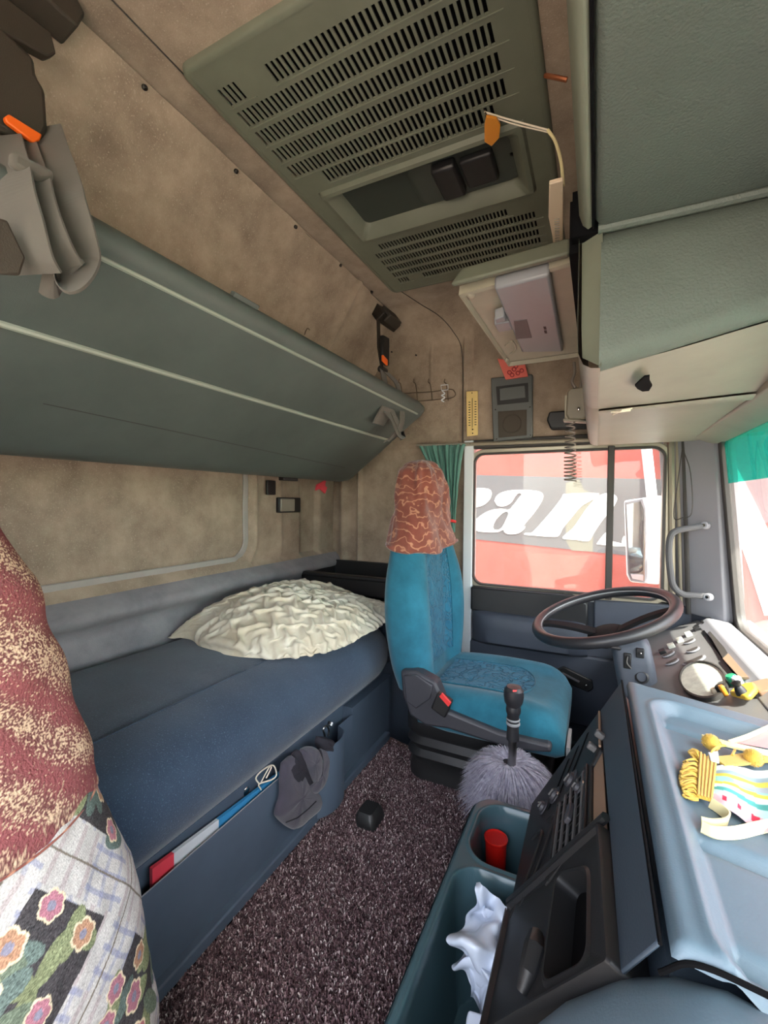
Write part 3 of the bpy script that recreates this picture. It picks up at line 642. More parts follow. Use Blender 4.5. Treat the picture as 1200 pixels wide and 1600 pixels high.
MB().tube([V(-.7015,y,.204) for y in (-.36,1.0)], .0012, 5).build('edge_trim', M['greyp'], bx)
MB().ball(at(385,1236,X=-.735), .003,.010,.010).build('rivet', M['chrome'], bx)
# things in the pocket
mg = thing('magazine', 'folded magazine with red, white and blue cover sticking out of the bunk pocket', 'magazine', (-.72, .66, .12))
def mpart(y0, y1, z0, z1, m, lb): MB().prism([(-.722,y0,.10),(-.722,y1,.10),(-.722,y1,z1),(-.722,y0,z0)], (.008,0,0)).build('cover', M[m], mg, smooth=False, label=lb)
mpart(.515,.56,.226,.222,'magr','red cover part'); mpart(.56,.67,.222,.214,'magz','white cover part'); mpart(.67,.90,.214,.200,'magb','blue cover part')
tag(MB().tube(arc([at(405,1225,X=-.71), at(400,1215,X=-.708), at(412,1202,X=-.705), at(427,1196,X=-.705), at(432,1210,X=-.70), at(425,1218,X=-.70), at(405,1225,X=-.706), at(408,1234,X=-.71)], 6), .0018, 6).tube(arc([at(408,1222,X=-.71), at(420,1200,X=-.70), at(424,1199,X=-.70), at(416,1216,X=-.70)], 5), .0015, 6).build('cable', M['knit']), 'thin pale cable looped out of the bunk pocket', 'cable')
cr = thing('carabiner', 'metal ring clip hooked on the pocket above the gloves', 'clip', at(508,1142,X=-.70))
MB().tube(arc([at(508,1150,X=-.695), at(505,1140,X=-.693), at(510,1134,X=-.69), at(514,1140,X=-.69), at(513,1150,X=-.69)], 5), .003, 8).build('ring', M['steel'], cr)
MB().lathe([(.001,0),(.009,0),(.009,.01),(.001,.01)], at(515,1134,X=-.70), (0,1,1), 10).build('cap', M['steel'], cr)
# gloves
def glove(name, label, outline, X, th, m, seed):
    """cushion-like flap from an outline on the plane X, puffed towards +X"""
    P = [at(a_, b_, X=X) for a_, b_ in outline]; C = sum(P, V(0,0,0))/len(P)
    P = arc(P+[P[0]], 4)[:-1]; rings = []
    for k, d in ((1.0,0),(1.02,.25),(.97,.6),(.85,.85),(.6,1.0),(.3,1.04),(.02,1.05)):
        rings.append([C+(p-C)*k+V(th*d+.003*noise.noise(V(p.y*40,p.z*40,seed+k)), 0, 0) for p in P])
    g = MB().loft(rings); return g
gl = thing('work_glove', 'dark grey suede work glove hanging lowest over the pocket panel', 'glove', at(465,1240,X=-.69), 'work gloves')
glove('','',[(438,1192),(455,1180),(470,1195),(480,1225),(495,1240),(500,1250),(497,1262),(478,1280),(460,1293),(446,1290),(430,1276),(428,1266),(436,1240),(436,1210)], -.690, .022, 'glove', 1).build('palm', M['glove'], gl, ang=80)
glove('','',[(450,1180),(462,1178),(470,1192),(462,1222),(446,1225),(436,1205)], -.698, .030, 'glove', 5).build('thumb', M['gloved'], gl, ang=80)
MB().tube([at(a_,b_,X=-.664) for a_,b_ in ((447,1285),(465,1278),(482,1264),(494,1252))], .0015, 5).build('stitching', M['gloved'], gl)
g2 = thing('work_glove', 'grey suede work glove with seamed cuff draped over the pocket edge', 'glove', at(490,1200,X=-.68), 'work gloves')
glove('','',[(468,1170),(478,1166),(490,1168),(497,1180),(497,1205),(490,1222),(482,1218),(474,1200),(466,1182)], -.680, .022, 'glove', 9).build('finger', M['glove'], g2, ang=80)
glove('','',[(497,1170),(510,1172),(509,1205),(502,1225),(492,1238),(484,1236),(480,1225),(494,1215),(497,1195)], -.678, .018, 'glove', 12).build('cuff', M['glove'], g2, ang=80)
glove('','',[(494,1150),(508,1152),(518,1160),(518,1172),(510,1176),(497,1170),(492,1160)], -.688, .028, 'gloved', 15).build('lining', M['gloved'], g2, ang=80)
glove('','',[(455,1178),(464,1172),(476,1205),(488,1232),(486,1238),(476,1225),(464,1200)], -.684, .018, 'gloved', 17).build('finger', M['gloved'], g2, ang=80)
# black tray box at the head of the bunk
tb = thing('bedside_tray', 'black open storage tray at the far end of the lower bunk', 'tray', (-1.0, 1.75, .45))
g = MB().box(-1.19,-.70,1.60,1.615,.47,.575).box(-1.19,-.70,1.865,1.885,.47,.60).box(-1.19,-1.18,1.60,1.88,.47,.60).box(-.71,-.70,1.60,1.88,.47,.575).box(-1.19,-.7,1.6,1.88,.44,.50)
g.build('body', M['black'], tb, smooth=False)
MB().box(-1.18,-.70,1.585,1.62,.565,.582).build('rim', M['black'], tb, bevel=.005)
MB().box(-1.19,-.75,1.565,1.88,.262,.44).build('stand', M['box'], tb, smooth=False)

# ---- crumpled pillow: an oversized loose cover settled over a soft lump (small position based cloth solver)
def pillow():
    R = np.random.default_rng(11); N = 132; M_ = 150
    outl = [(-1.185,.915),(-1.10,.925),(-1.0,.885),(-.86,.885),(-.735,.945),(-.672,1.06),(-.655,1.25),(-.662,1.40),(-.640,1.53),(-.74,1.50),(-.86,1.56),(-1.0,1.56),(-1.12,1.50),(-1.185,1.36),(-1.19,1.12),(-1.195,.985)]
    pts = arc([V(a, b, 0) for a, b in outl]+[V(*outl[0], 0)], 30)[:-1]
    C = np.array([-.935, 1.215]); z0 = .468
    P2 = np.array([(p.x, p.y) for p in pts]); ang = np.unwrap(np.arctan2(P2[:,1]-C[1], P2[:,0]-C[0])); rad_ = np.hypot(P2[:,0]-C[0], P2[:,1]-C[1])
    o_ = np.argsort(ang % (2*np.pi)); A_, R_ = (ang % (2*np.pi))[o_], rad_[o_]
    def rout(a): a = a % (2*np.pi); return np.interp(a, np.r_[A_[-1]-2*np.pi, A_, A_[0]+2*np.pi], np.r_[R_[-1], R_, R_[0]])
    u, v = np.meshgrid(np.linspace(-1,1,N), np.linspace(-1,1,M_), indexing='ij')
    du, dv = u*np.sqrt(1-v*v/2), v*np.sqrt(1-u*u/2); r = np.hypot(du, dv); a = np.arctan2(dv, du); rr_ = r*rout(a)
    def height(x, y):
        a_ = np.arctan2(y-C[1], x-C[0]); k = np.clip(np.hypot(x-C[0], y-C[1])/rout(a_), 0, 1)
        return z0+.112*(1-k**2.6)**.75*(1+.20*np.sin(7*(x+.3*y))-.16*np.exp(-((x+.83)**2+(y-1.24)**2)/.006))
    X = np.stack([C[0]+rr_*np.cos(a), C[1]+rr_*np.sin(a), np.zeros_like(a)], -1); X[...,2] = height(X[...,0], X[...,1])
    L0 = {}; Xi = X.copy()
    # more spare cloth in the middle and left, hardly any on the plump right shoulder
    slack = 1.24+.12*np.exp(-((Xi[...,0]+.86)**2/.03+(Xi[...,1]-1.14)**2/.03))
    sets = []
    for (di, dj, k, st) in ((1,0,1.,1.),(0,1,1.,1.),(1,1,1.,.5),(1,-1,1.,.5),(2,0,1.,.10),(0,2,1.,.10),(4,0,1.,.05),(0,4,1.,.05)):
        I, J = np.meshgrid(np.arange(N), np.arange(M_), indexing='ij')
        ok = (I+di < N) & (J+dj < M_) & (J+dj >= 0); I, J = I[ok], J[ok]
        for par in (0, 1):
            m = ((I//max(di,1) if di else J//max(abs(dj),1)) % 2 == par)
            a_ = I[m]*M_+J[m]; b_ = (I[m]+di)*M_+J[m]+dj
            d0 = np.linalg.norm(Xi.reshape(-1,3)[a_]-Xi.reshape(-1,3)[b_], axis=1)
            sets.append((a_, b_, d0*(slack.ravel()[a_]+slack.ravel()[b_])/2, st))
    x = X.reshape(-1,3)
    low = sum(R.normal(size=(N//q+2, M_//q+2)).repeat(q, 0).repeat(q, 1)[:N,:M_]*am for q, am in ((11,.006),(6,.005),(3,.002)))
    x[:,2] += np.abs(low.ravel()); prev = x.copy(); border = (np.maximum(np.abs(u), np.abs(v)) > .985).ravel()
    bx_ = x[border].copy(); bx_[:,2] = z0+.004; n_it = 150
    for it in range(n_it):
        vel = (x-prev)*.90; prev = x.copy(); x = x+vel; x[:,2] -= .00022
        for _ in range(2):
            for a_, b_, d0, st in sets:
                d = x[b_]-x[a_]; L = np.sqrt((d*d).sum(1))+1e-9; c = (.5*st*(L-d0)/L)[:,None]*d
                x[a_] += c; x[b_] -= c
            h = height(x[:,0], x[:,1]); tc_ = x[:,2] < h+.0015; x[tc_,:2] = .25*x[tc_,:2]+.75*prev[tc_,:2]; x[:,2] = np.maximum(x[:,2], h); x[:,2] = np.minimum(x[:,2], h+.040); x[border] = bx_
    G = x.reshape(N, M_, 3)
    for _ in range(1): G[1:-1,1:-1] = .6*G[1:-1,1:-1]+.1*(G[2:,1:-1]+G[:-2,1:-1]+G[1:-1,2:]+G[1:-1,:-2])
    g = MB().grid([[Vector(p) for p in row] for row in G.tolist()])
    return g
tag(pillow().build('pillow', M['pillow'], ang=85), 'large crumpled off-white pillow lying on the bunk mattress', 'pillow')

# ================================================================== SEATS
def seat_back(P, scale_w, secs, lean):
    """secs: (z, xcentre, halfthick, halfwidth, dish)"""
    rows = []
    N = 48
    zz = np.linspace(0, len(secs)-1, 46)
    for t in zz:
        i = min(int(t), len(secs)-2); u = t-i; u = u
        a, b = np.array(secs[max(i-1,0)]), np.array(secs[i]); c, d = np.array(secs[i+1]), np.array(secs[min(i+2, len(secs)-1)])
        s = .5*((2*b)+(c-a)*u+(2*a-5*b+4*c-d)*u*u+(3*b-a-3*c+d)*u**3)
        z, xc, ht, hw, dish = s; r = []
        for k in range(N):
            ph = 2*math.pi*k/N; cc, ss = math.cos(ph), math.sin(ph); e = .62
            yy = hw*math.copysign(abs(ss)**e, ss); xx = ht*math.copysign(abs(cc)**e, cc)
            if xx > 0: xx -= dish*(1-sst(.42, .78, abs(yy)/hw))
            r.append(V(P[0]+xc+xx, P[1]+yy, P[2]+z))
        rows.append(r)
    return rows
DY = 1.50
ds = thing('driver_seat', 'turquoise velour driver seat facing the steering wheel', 'seat', (-.4, DY, -.27))
secs = [(.27,-.532,.078,.190,.040),(.36,-.538,.088,.228,.056),(.50,-.545,.093,.258,.068),(.62,-.554,.088,.248,.060),(.74,-.566,.072,.200,.036),(.84,-.570,.062,.160,.012),(.92,-.572,.056,.125,.004),(1.00,-.574,.048,.098,0),(1.035,-.575,.030,.060,0),(1.042,-.575,.006,.012,0)]
rows = seat_back((0, DY, 0), 1, secs, 0)
MB().loft(rows).build('backrest', M['seat'], ds, ang=70)
def patch(rows, k0, k1, r0, r1, off):
    g = MB(); P = []
    for r in rows[r0:r1]:
        n = len(r); idx = [(k % n) for k in range(k0, k1+1)]
        P.append([r[i]+V(off, 0, 0) for i in idx])
    return P
pr_ = patch(rows, -3, 3, 4, 34, .0035)
MB().grid(pr_).build('backrest_centre', M['seatp'], ds, ang=80, label='crinkled darker blue centre cloth')
edge = [r[0] for r in pr_]+[p for p in pr_[-1][1:]]+[r[-1] for r in reversed(pr_[:-1])]
MB().tube([p+V(.001,0,0) for p in edge], .0028, 6).build('piping', M['seat'], ds)
# maroon cover over the top of the backrest, folded
rows2 = []
zz = np.linspace(.735, 1.05, 60); N = 96
def samp(z):
    S = np.array([s for s in secs]); return [np.interp(z, S[:,0], S[:,c]) for c in range(1,5)]
for j, z in enumerate(zz):
    xc, ht, hw, dish = samp(min(z-.006, 1.040)); hw += .014; ht += .016
    if z > 1.02: q_ = math.sqrt(max(.0004, 1-((z-1.02)/.0302)**2)); hw = (hw*.0+.088)*q_; ht = .05*q_
    r = []
    for k in range(N):
        ph = 2*math.pi*k/N; cc, ss = math.cos(ph), math.sin(ph)
        yy = hw*math.copysign(abs(ss)**.7, ss); xx = ht*math.copysign(abs(cc)**.7, cc)
        fo = .009*math.sin(3.5*ph+z*26+2*noise.noise(V(cc*2, ss*2, z*7)))+.006*noise.noise(V(cc*4, ss*4, z*18))
        fo -= .007*math.exp(-((ss-.15-(z-.9)*1.2)/.12)**2)*(cc > 0)
        r.append(V(xc+xx+cc*fo, DY+yy+ss*fo, z+(.010*math.sin(ph*2)+.006*math.sin(ph*5) if j < 3 else 0)))
    rows2.append(r)
MB().loft(rows2).build('headrest_cover', M['maroon'], ds, ang=80, label='rust red patterned cloth cover with pale veins')
# cushion
def cush(x0, x1, yc, hw, ztop, zbot, dish, n=40, m=60):
    """closed pad; the front end rolls down"""
    rows = []
    for i in range(m):
        t = i/(m-1); x = x0+(x1-x0)*t
        e = max(0, (t-.72)/.28); drop = .10*e**3 if e > 0 else 0
        w_ = hw*(1-.10*e**3)*(.94+.06*sst(0,.25,t)); r = []
        for k in range(n):
            ph = 2*math.pi*k/n; cc, ss = math.cos(ph), math.sin(ph)
            yy = w_*math.copysign(abs(ss)**.55, ss)
            zt = ztop-drop*.55+.012*math.sin(t*3); zb = zbot
            hz = (zt-zb)/2*(1 if i < m-4 else (1-.16*(i-m+4)**1.3/2)); zc_ = (zt+zb)/2
            z = zc_+hz*math.copysign(abs(cc)**.5, cc)
            if cc > 0: z -= dish*(1-sst(.42, .80, abs(yy)/w_))*sst(1,.80,t)
            r.append(V(x, yc+yy, z))
        rows.append(r)
    return rows
rows = cush(-.50, -.065, DY-.01, .225, .315, .165, .026)
MB().loft(rows).build('seat_cushion', M['seat'], ds, ang=75)
pr_ = []
for i in range(4, 46):
    r = rows[i]; t = (i-4)/41; wk = 6 if t < .8 else max(1, int(round(6*math.sqrt(max(0, 1-((t-.8)/.2)**2)))))
    yhw = .52*math.sqrt(max(.02, 1-(max(0, t-.75)/.25)**2))
    row = []
    for k in range(15):
        yy = (k/14*2-1)*yhw*.225
        # interpolate top z at this yy from ring
        top = sorted([(p.y, p.z) for idx, p in enumerate(r) if math.cos(2*math.pi*idx/40) > .02])
        z = np.interp(DY-.01+yy, [a for a, b in top], [b for a, b in top]); row.append(V(r[0].x, DY-.01+yy, z+.0035))
    pr_.append(row)
MB().grid(pr_).build('cushion_centre', M['seatp'], ds, ang=80, label='crinkled darker blue centre cloth')
edge = [r[0] for r in pr_]+[p for p in pr_[-1][1:]]+[r[-1] for r in reversed(pr_[:-1])]
MB().tube(edge, .0028, 6).build('piping', M['seat'], ds)
MB().box(-.062,-.052,1.285,1.40,.19,.225).build('label_tab', M['greyp'], ds, bevel=.002)
# side trim, buckle, suspension
side = [at(a_, b_, Y=1.245) for a_, b_ in ((625,1048),(648,1048),(680,1066),(690,1090),(694,1110),(780,1145),(860,1165),(862,1178),(800,1172),(700,1140),(665,1135),(640,1118),(628,1085))]
MB().prism(side, (0,.05,0)).build('side_cover', M['dseat'], ds, bevel=.008)
MB().prism([at(a_, b_, Y=1.238) for a_, b_ in ((630,1056),(650,1054),(676,1072),(672,1092),(650,1108),(634,1096))], (0,.01,0)).build('side_cap', M['dseat'], ds, bevel=.004)
bk = MB().obox(at(691,1100,Y=1.225), (.022,0,-.010), (.010,0,.026), (0,.012,0)).build('belt_buckle', M['black'], ds, bevel=.004)
MB().obox(at(696,1093,Y=1.212), (.014,0,-.012), (.004,0,.006), (0,.004,0)).build('release_button', M['redbtn'], bk, bevel=.001)
rg_ = []
for z, s_ in ((.20,1.0),(.155,1.0),(.14,.94),(.12,1.0),(.10,.95),(.08,1.0),(.06,.94),(.03,.97),(-.05,.95),(-.268,.95)):
    rg_.append([V(-.33+p[0]*s_, DY-.005+p[1]*s_, z) for p in rring(.225,.205,.06,5)])
MB().loft(rg_).build('suspension_bellows', M['black'], ds, ang=50)
MB().box(-.52,-.10,1.29,1.32,-.268,-.035).build('base_rail', M['void'], ds, bevel=.004)

# ---- passenger seat (close to the lens)
ps = thing('passenger_seat', 'passenger seat with a tapestry floral cover and a maroon boucle shawl over its top', 'seat', (-.66, .1, -.01))
PY = .09
psecs = [(-.01,-.60,.12,.312,0),(.20,-.604,.122,.314,.004),(.30,-.616,.122,.306,.006),(.40,-.634,.118,.300,.006),(.50,-.655,.105,.272,.006),(.60,-.67,.092,.252,.004),(.70,-.68,.085,.232,0),(.80,-.685,.080,.205,0),(.87,-.69,.072,.175,0),(.92,-.69,.055,.14,0),(.945,-.69,.02,.06,0)]
def pgrid(z0, z1, nz, k0, k1, nk, off, fold):
    S = np.array(psecs); rows = []
    for z in np.linspace(z0, z1, nz):
        xc, ht, hw, dish = [np.interp(z, S[:,0], S[:,c]) for c in range(1,5)]; r = []
        for ph in np.linspace(k0, k1, nk):
            cc, ss = math.cos(ph), math.sin(ph)
            yy = (hw+off)*math.copysign(abs(ss)**.62, ss); xx = (ht+off)*math.copysign(abs(cc)**.62, cc)
            fo = fold(yy, z); r.append(V(xc+xx+fo, PY+yy+fo*.5, z))
        rows.append(r)
    return rows
rows = pgrid(-.01, .945, 60, 0, 2*math.pi*(1-1/60), 60, -.004, lambda y, z: 0)
MB().loft(rows).build('backrest', M['dseat'], ps, ang=70)
# floral cover, painted per vertex as a woven print (numpy)
FN, FM = 520, 560
rows = pgrid(.05, .60, FM, -1.30, 1.62, FN, .004, lambda y, z: .004*noise.noise(V(y*9, z*9, 1))+.0018*noise.noise(V(y*40, z*40, 1)))
def floral(rows):
    A = np.array([[tuple(p) for p in r] for r in rows]); 
    # cloth coordinates: arc length across, height up
    dy = np.sqrt(((A[:,1:]-A[:,:-1])**2).sum(2)); s = np.concatenate([np.zeros((A.shape[0],1)), np.cumsum(dy, 1)], 1); s = s-s[:, FN//2:FN//2+1]
    t = A[:,:,2]-.05
    u, v = s, t
    ca, sa = math.cos(.62), math.sin(.62); a = u*ca+v*sa; b = -u*sa+v*ca
    col = np.ones(A.shape)*np.array(lin(188,184,178)[:3])
    r1 = rng.normal(size=A.shape[:2])
    # plaid lines
    def lines(x, w, per, c, k):
        per = per*1.5; m = (np.abs(((x/per) % 1)-.5) < w)[..., None]; return np.where(m, col*(1-k)+np.array(c)*k, col)
    blue, plum = lin(110,120,165)[:3], lin(150,110,120)[:3]
    cell = (np.floor(a/.062)+np.floor(b/.062)).astype(int) % 2
    c2 = lines(a+.001*np.sin(b*90), .14, .013, blue, .55); c2 = np.where((np.abs((((b+.002*np.sin(a*90))/.021) % 1)-.5) < .13)[..., None], c2*.6+np.array(blue)*.4, c2); col2 = np.where((cell == 0)[..., None], c2, col)
    col = col2; c3 = lines(b, .13, .016, plum, .35); col = np.where((cell == 1)[..., None], c3, col)
    ws_ = np.sin(s*2600+t*900)*.10; col = col*(1+ws_[..., None]) 
    # dark diamond patches
    P = .170; ia, ib = np.floor(a/P), np.floor(b/P); fa, fb = (a/P-ia-.5)*P, (b/P-ib-.5)*P
    dia = (np.abs(fa) < .050) & (np.abs(fb) < .050) & ((ia+ib) % 1 == 0)
    dark = np.array(lin(66,62,64)[:3])*(1+.25*r1[..., None]); col = np.where(dia[..., None], dark, col)
    edge_ = (np.abs(np.abs(fa)-P/2) < .0011) | (np.abs(np.abs(fb)-P/2) < .0011); col = np.where(edge_[..., None], np.array(lin(120,108,92)[:3]), col)
    # leaves and flowers per cell
    greens = [lin(104,120,96), lin(130,140,92), lin(92,112,104)]
    petals = [lin(200,120,134), lin(196,140,96), lin(178,130,168), lin(206,104,112), lin(214,180,112), lin(190,110,130)]
    R = np.random.default_rng(3)
    for A_ in range(int(ia.min()), int(ia.max())+1):
        for B_ in range(int(ib.min()), int(ib.max())+1):
            m0 = (ia == A_) & (ib == B_) 
            if not m0.any(): continue
            for q in range(13):
                cx, cy = R.uniform(-.050,.050), R.uniform(-.050,.050); an = R.uniform(0,3.14)
                x = (fa-cx)*math.cos(an)+(fb-cy)*math.sin(an); y = -(fa-cx)*math.sin(an)+(fb-cy)*math.cos(an)
                mk = m0 & ((x/.024)**2+(y/.011)**2 < 1); col = np.where(mk[..., None], np.array(greens[R.integers(3)][:3])*(1+.2*r1[..., None]), col)
            cs = [(-.036,-.028),(.030,-.034),(-.003,.000),(.038,.022),(-.030,.036),(.006,.044)]
            for (cx, cy) in cs:
                if R.random() < .12: continue
                cx += R.uniform(-.005,.005); cy += R.uniform(-.005,.005); rr = R.uniform(.014,.0195); ph = R.uniform(0,6)
                x, y = fa-cx, fb-cy; d = np.hypot(x, y); an = np.arctan2(y, x)
                rad = rr*(.80+.20*np.abs(np.sin(an*3+ph)))
                mk = m0 & (d < rad); pc = np.array(petals[R.integers(6)][:3])
                col = np.where(mk[..., None], pc*(1-.35*(np.abs(np.sin(an*12))[..., None] > .8)), col)
                col = np.where((m0 & (d < rad) & (d > rad*.84))[..., None], np.array(lin(228,206,160)[:3]), col)
                col = np.where((m0 & (d < rr*.30))[..., None], np.array(lin(130,128,150)[:3]), col)
    col = col*.72+col.mean(2, keepdims=True)*.28; col = col*(1+.14*r1[..., None])
    return np.clip(col, 0, 1).reshape(-1, 3)
MB().grid(rows).build('floral_cover', M['vc'], ps, ang=80, cols=floral(rows), label='woven cover with pink, mauve and ochre flowers in dark diamonds')
# maroon boucle shawl
FN2, FM2 = 600, 540
rows = pgrid(.525, .940, FM2, -1.5, 2.2, FN2, .012, lambda y, z: .007*noise.noise(V(y*12, z*16, 4))+.004*math.sin(z*60+y*22+3*noise.noise(V(y*6,z*6,0))))
for j in range(8):
    for i, p in enumerate(rows[j]): p.z += (.010*math.sin(p.y*18)-.012*(1-j/8))*(1-j/8)
A = np.array([[tuple(p) for p in r] for r in rows])
wv = np.array([[.5+.5*math.sin((p.z*70+p.y*62)+3*noise.noise(V(p.y*9, p.z*9, 8))) for p in r] for r in rows])
fl_ = np.array([[1.2*noise.noise(V(p.y*400, p.z*460, p.x*400))+.35*noise.noise(V(p.y*60, p.z*70, 3)) for p in r] for r in rows])
c1, c2, c3 = np.array(lin(112,72,70)[:3]), np.array(lin(136,78,80)[:3]), np.array(lin(206,178,150)[:3])
mix = wv[..., None]; col = c1*(1-mix)+c2*mix*1.0
gold = np.clip((fl_+.62*(1-wv)-.50)*4, 0, 1)[..., None]; col = col*(1-gold)+c3*gold
MB().grid(rows).build('boucle_shawl', M['vcs'], ps, ang=80, cols=col.reshape(-1,3), label='maroon boucle shawl flecked with cream and gold')
MB().tube([p+V(.001,0,0) for p in rows[0]][::6], .0016, 6).build('shawl_hem', M['maroon'], ps)

# ================================================================== DASH: DRIVER SIDE
D0, DN = (.12,0,.37), Vector((-.54,0,1)).normalized()
def D(px, py, off=0): return atp(px, py, Vector(D0)+DN*off, DN)
db = thing('dashboard', 'grey instrument dashboard between steering column and windscreen', 'dashboard', (.28, 1.35, .3))
def dz(x): return .37+.54*(x-.12)
MB().prism([(.10,.98,dz(.10)),(.33,.98,dz(.33)),(.42,.98,.487),(.43,.98,.2),(.14,.98,.2)], (0,.90,0)).build('body', M['dash'], db, bevel=.008)
# hood with the bright top
MB().prism([V(.318,1.04,dz(.318)+.000), V(.345,1.05,.508), V(.41,1.05,.505), V(.415,1.05,.47)], (0,.77,0)).build('hood', M['pillar'], db, bevel=.008)
MB().prism([D(1098,988), D(1107,983), D(1155,1055), D(1148,1056)], DN*.004).build('slot', M['void'], db, smooth=False)
MB().prism([D(1107,990,.004), D(1115,985,.004), D(1138,1022,.004), D(1130,1029,.004)], DN*.004).build('slot_panel', M['gasket'], db, smooth=False)
MB().prism([D(1131,1032,.004), D(1140,1024,.004), D(1172,1062,.004), D(1158,1062,.004)], DN*.006).build('slot_panel', M['dashtan'], db, smooth=False)
for a_, b_, r_ in (((1068,1007),(1086,999),.018),((1072,1020),(1093,1012),.022),((1066,1040),(1102,1025),.028),((1035,1028),(1053,1018),.018),((1040,1040),(1060,1030),.018)):
    p, q = D(*a_, .002), D(*b_, .002); c_ = (p+q)/2; h_ = (q-p)/2; s_ = DN.cross(h_.normalized())
    P = []
    for k in range(20):
        t = math.pi*k/19; P.append(c_+h_*math.cos(t)-s_*r_*.9*math.sin(t))
    hood = MB().prism(P, DN*.004).build('gauge_hood', M['pillar'], db, bevel=.001)
    P2 = [c_+(p_-c_)*.8+DN*.0045 for p_ in P]; MB().prism(P2, DN*.0015).build('gauge_face', M['gasket'], hood, smooth=False)
gc = D(1098,1062,.004); gu = V(0,1,0); gv = DN.cross(gu)
MB().loft([[gc+DN*h+(gu*math.cos(2*math.pi*k/32)*.125+gv*math.sin(2*math.pi*k/32)*.052)*s_ for k in range(32)] for s_, h in ((1.0,-.004),(1.0,.006),(.93,.007),(.92,.002))], cap=False).build('gauge_ring', M['gasket'], db)
MB().prism([gc+DN*.001+(gu*math.cos(2*math.pi*k/32)*.118+gv*math.sin(2*math.pi*k/32)*.048) for k in range(32)], DN*.001).build('speedometer_dial', M['gauge'], db, smooth=False, label='pale round dial')
for k in range(6):
    a_ = (1035+13.5*k, 1018-9.0*k)
    MB().obox(D(*a_, .004), V(0,.014,0), gv*.010, DN*.006).build('rocker_switch', M['gauge'] if k in (1,2,3) else M['black'], db, bevel=.002)
for k in range(4):
    MB().obox(D(1092+8*k, 975-4*k, .003), V(0,.010,0), gv*.006, DN*.004).build('warning_lamp', M['black'], db, bevel=.001)
def knob(px, py, r, h, m, nm, lb): return MB().lathe([(.001,-.004),(r*.9,-.004),(r,0),(r,h*.8),(r*.8,h),(.001,h)], D(px,py,.004), DN, 18).build(nm, M[m], db, label=lb)
knob(1147,1066,.012,.018,'greenk','knob','green push knob'); knob(1155,1068,.010,.016,'white','knob','pale pink knob')
knob(1130,1081,.012,.016,'dsteel','knob','dark ridged knob'); knob(1133,1084,.006,.02,'amber','lamp_cap','amber cap')
knob(1118,1083,.007,.012,'cream','knob',None); knob(1125,1082,.006,.012,'cream','knob',None)
yl = MB().prism([D(1143,1089,.01), D(1152,1080,.01), D(1168,1074,.01), D(1182,1073,.01), D(1186,1083,.01), D(1176,1094,.01), D(1168,1096,.01)], DN*.012).build('yellow_lever_plate', M['yelp'], db, bevel=.004, label='yellow parking brake lever plate')
MB().lathe([(.001,0),(.012,0),(.010,.012),(.007,.018),(.010,.026),(.001,.030)], D(1160,1084,.018), DN, 16).build('lever_knob', M['fascia'], yl)
MB().obox(D(1196,1075,.006), V(0,.03,0), gv*.018, DN*.008).build('rocker_switch', M['dashtan'], db, bevel=.003)
# air vent strip along the glass
MB().box(.385,.392,.4,1.78,.494,.497).build('demister_slot', M['void'], db, smooth=False)

# ---- steering wheel and column
swc = V(.0237,1.5,.552); swn = V(-math.sin(.304), math.sin(-.131), math.cos(.304)).normalized()
su = V(0,1,0).cross(swn).normalized(); sv = swn.cross(su)
sw = thing('steering_wheel', 'black leather-rimmed steering wheel in front of the driver seat', 'steering wheel', swc)
RR = .198
MB().tube([swc+RR*(math.cos(t)*su+math.sin(t)*sv) for t in np.linspace(0, 2*math.pi, 72)[:-1]], .0165, 14, closed=True).build('rim', M['wheel'], sw)
MB().tube([swc+(RR-.014)*(math.cos(t)*su+math.sin(t)*sv)+swn*.006 for t in np.linspace(0, 2*math.pi, 72)[:-1]], .0022, 6, closed=True).build('stitching', M['greyp'], sw)
for a_ in (-14, 172):
    d_ = math.cos(math.radians(a_))*su+math.sin(math.radians(a_))*sv; q_ = swn.cross(d_)
    MB().loft([[swc-swn*(.05*(1-t)**1.5+.004)+d_*(.03+(RR-.036)*t)+q_*x_*(.022-.008*t)+swn*z_*.006 for x_, z_ in ((1,1),(-1,1),(-1,-1),(1,-1))] for t in np.linspace(0,1,8)])  .build('spoke', M['hub'], sw, bevel=.002)
MB().lathe([(.001,-.075),(.05,-.075),(.062,-.06),(.060,-.045),(.045,-.036),(.001,-.034)], swc-swn*.012, swn, 24).build('hub', M['hub'], sw)
cl = thing('steering_column', 'grey plastic steering column shroud with ignition lock and switches', 'column', (.07,1.5,.38))
cc0 = at(985,1010,Y=1.48); cc1 = at(1000,1090,Y=1.46)
ax_ = (cc1-cc0).normalized(); b1 = V(0,1,0); b2 = ax_.cross(b1).normalized()
def cring(t, k): c_ = cc0+(cc1-cc0)*t; return [c_+b1*p[1]*k+b2*p[0]*k for p in rring(.052,.050,.022,5)]
MB().loft([cring(-.30,.40), cring(-.18,.78), cring(-.05,.97), cring(.3,1.0), cring(.8,.98), cring(1.0,.9), cring(1.6,.7), cring(2.4,.6)]).build('shroud', M['column'], cl, ang=50)
fy = -.052
ign = at(1003,1058,Y=1.425)
i_ = MB().lathe([(.001,-.01),(.018,-.01),(.018,.006),(.013,.008),(.012,-.002),(.001,-.003)], ign, (-.1,-1,.35), 18).build('ignition_lock', M['black'], cl)
MB().obox(at(1000,1020,Y=1.43), V(.010,0,0), V(0,0,.013), V(0,.008,0)).build('switch_block', M['black'], cl, bevel=.002)
MB().ball(at(1001,1021,Y=1.418), .003,.003,.003).build('screw', M['chrome'], cl)
MB().tube(arc([at(980,1026,Y=1.42), at(979,1036,Y=1.41), at(986,1045,Y=1.405)], 5), .003, 8).build('key_ring', M['dsteel'], cl)
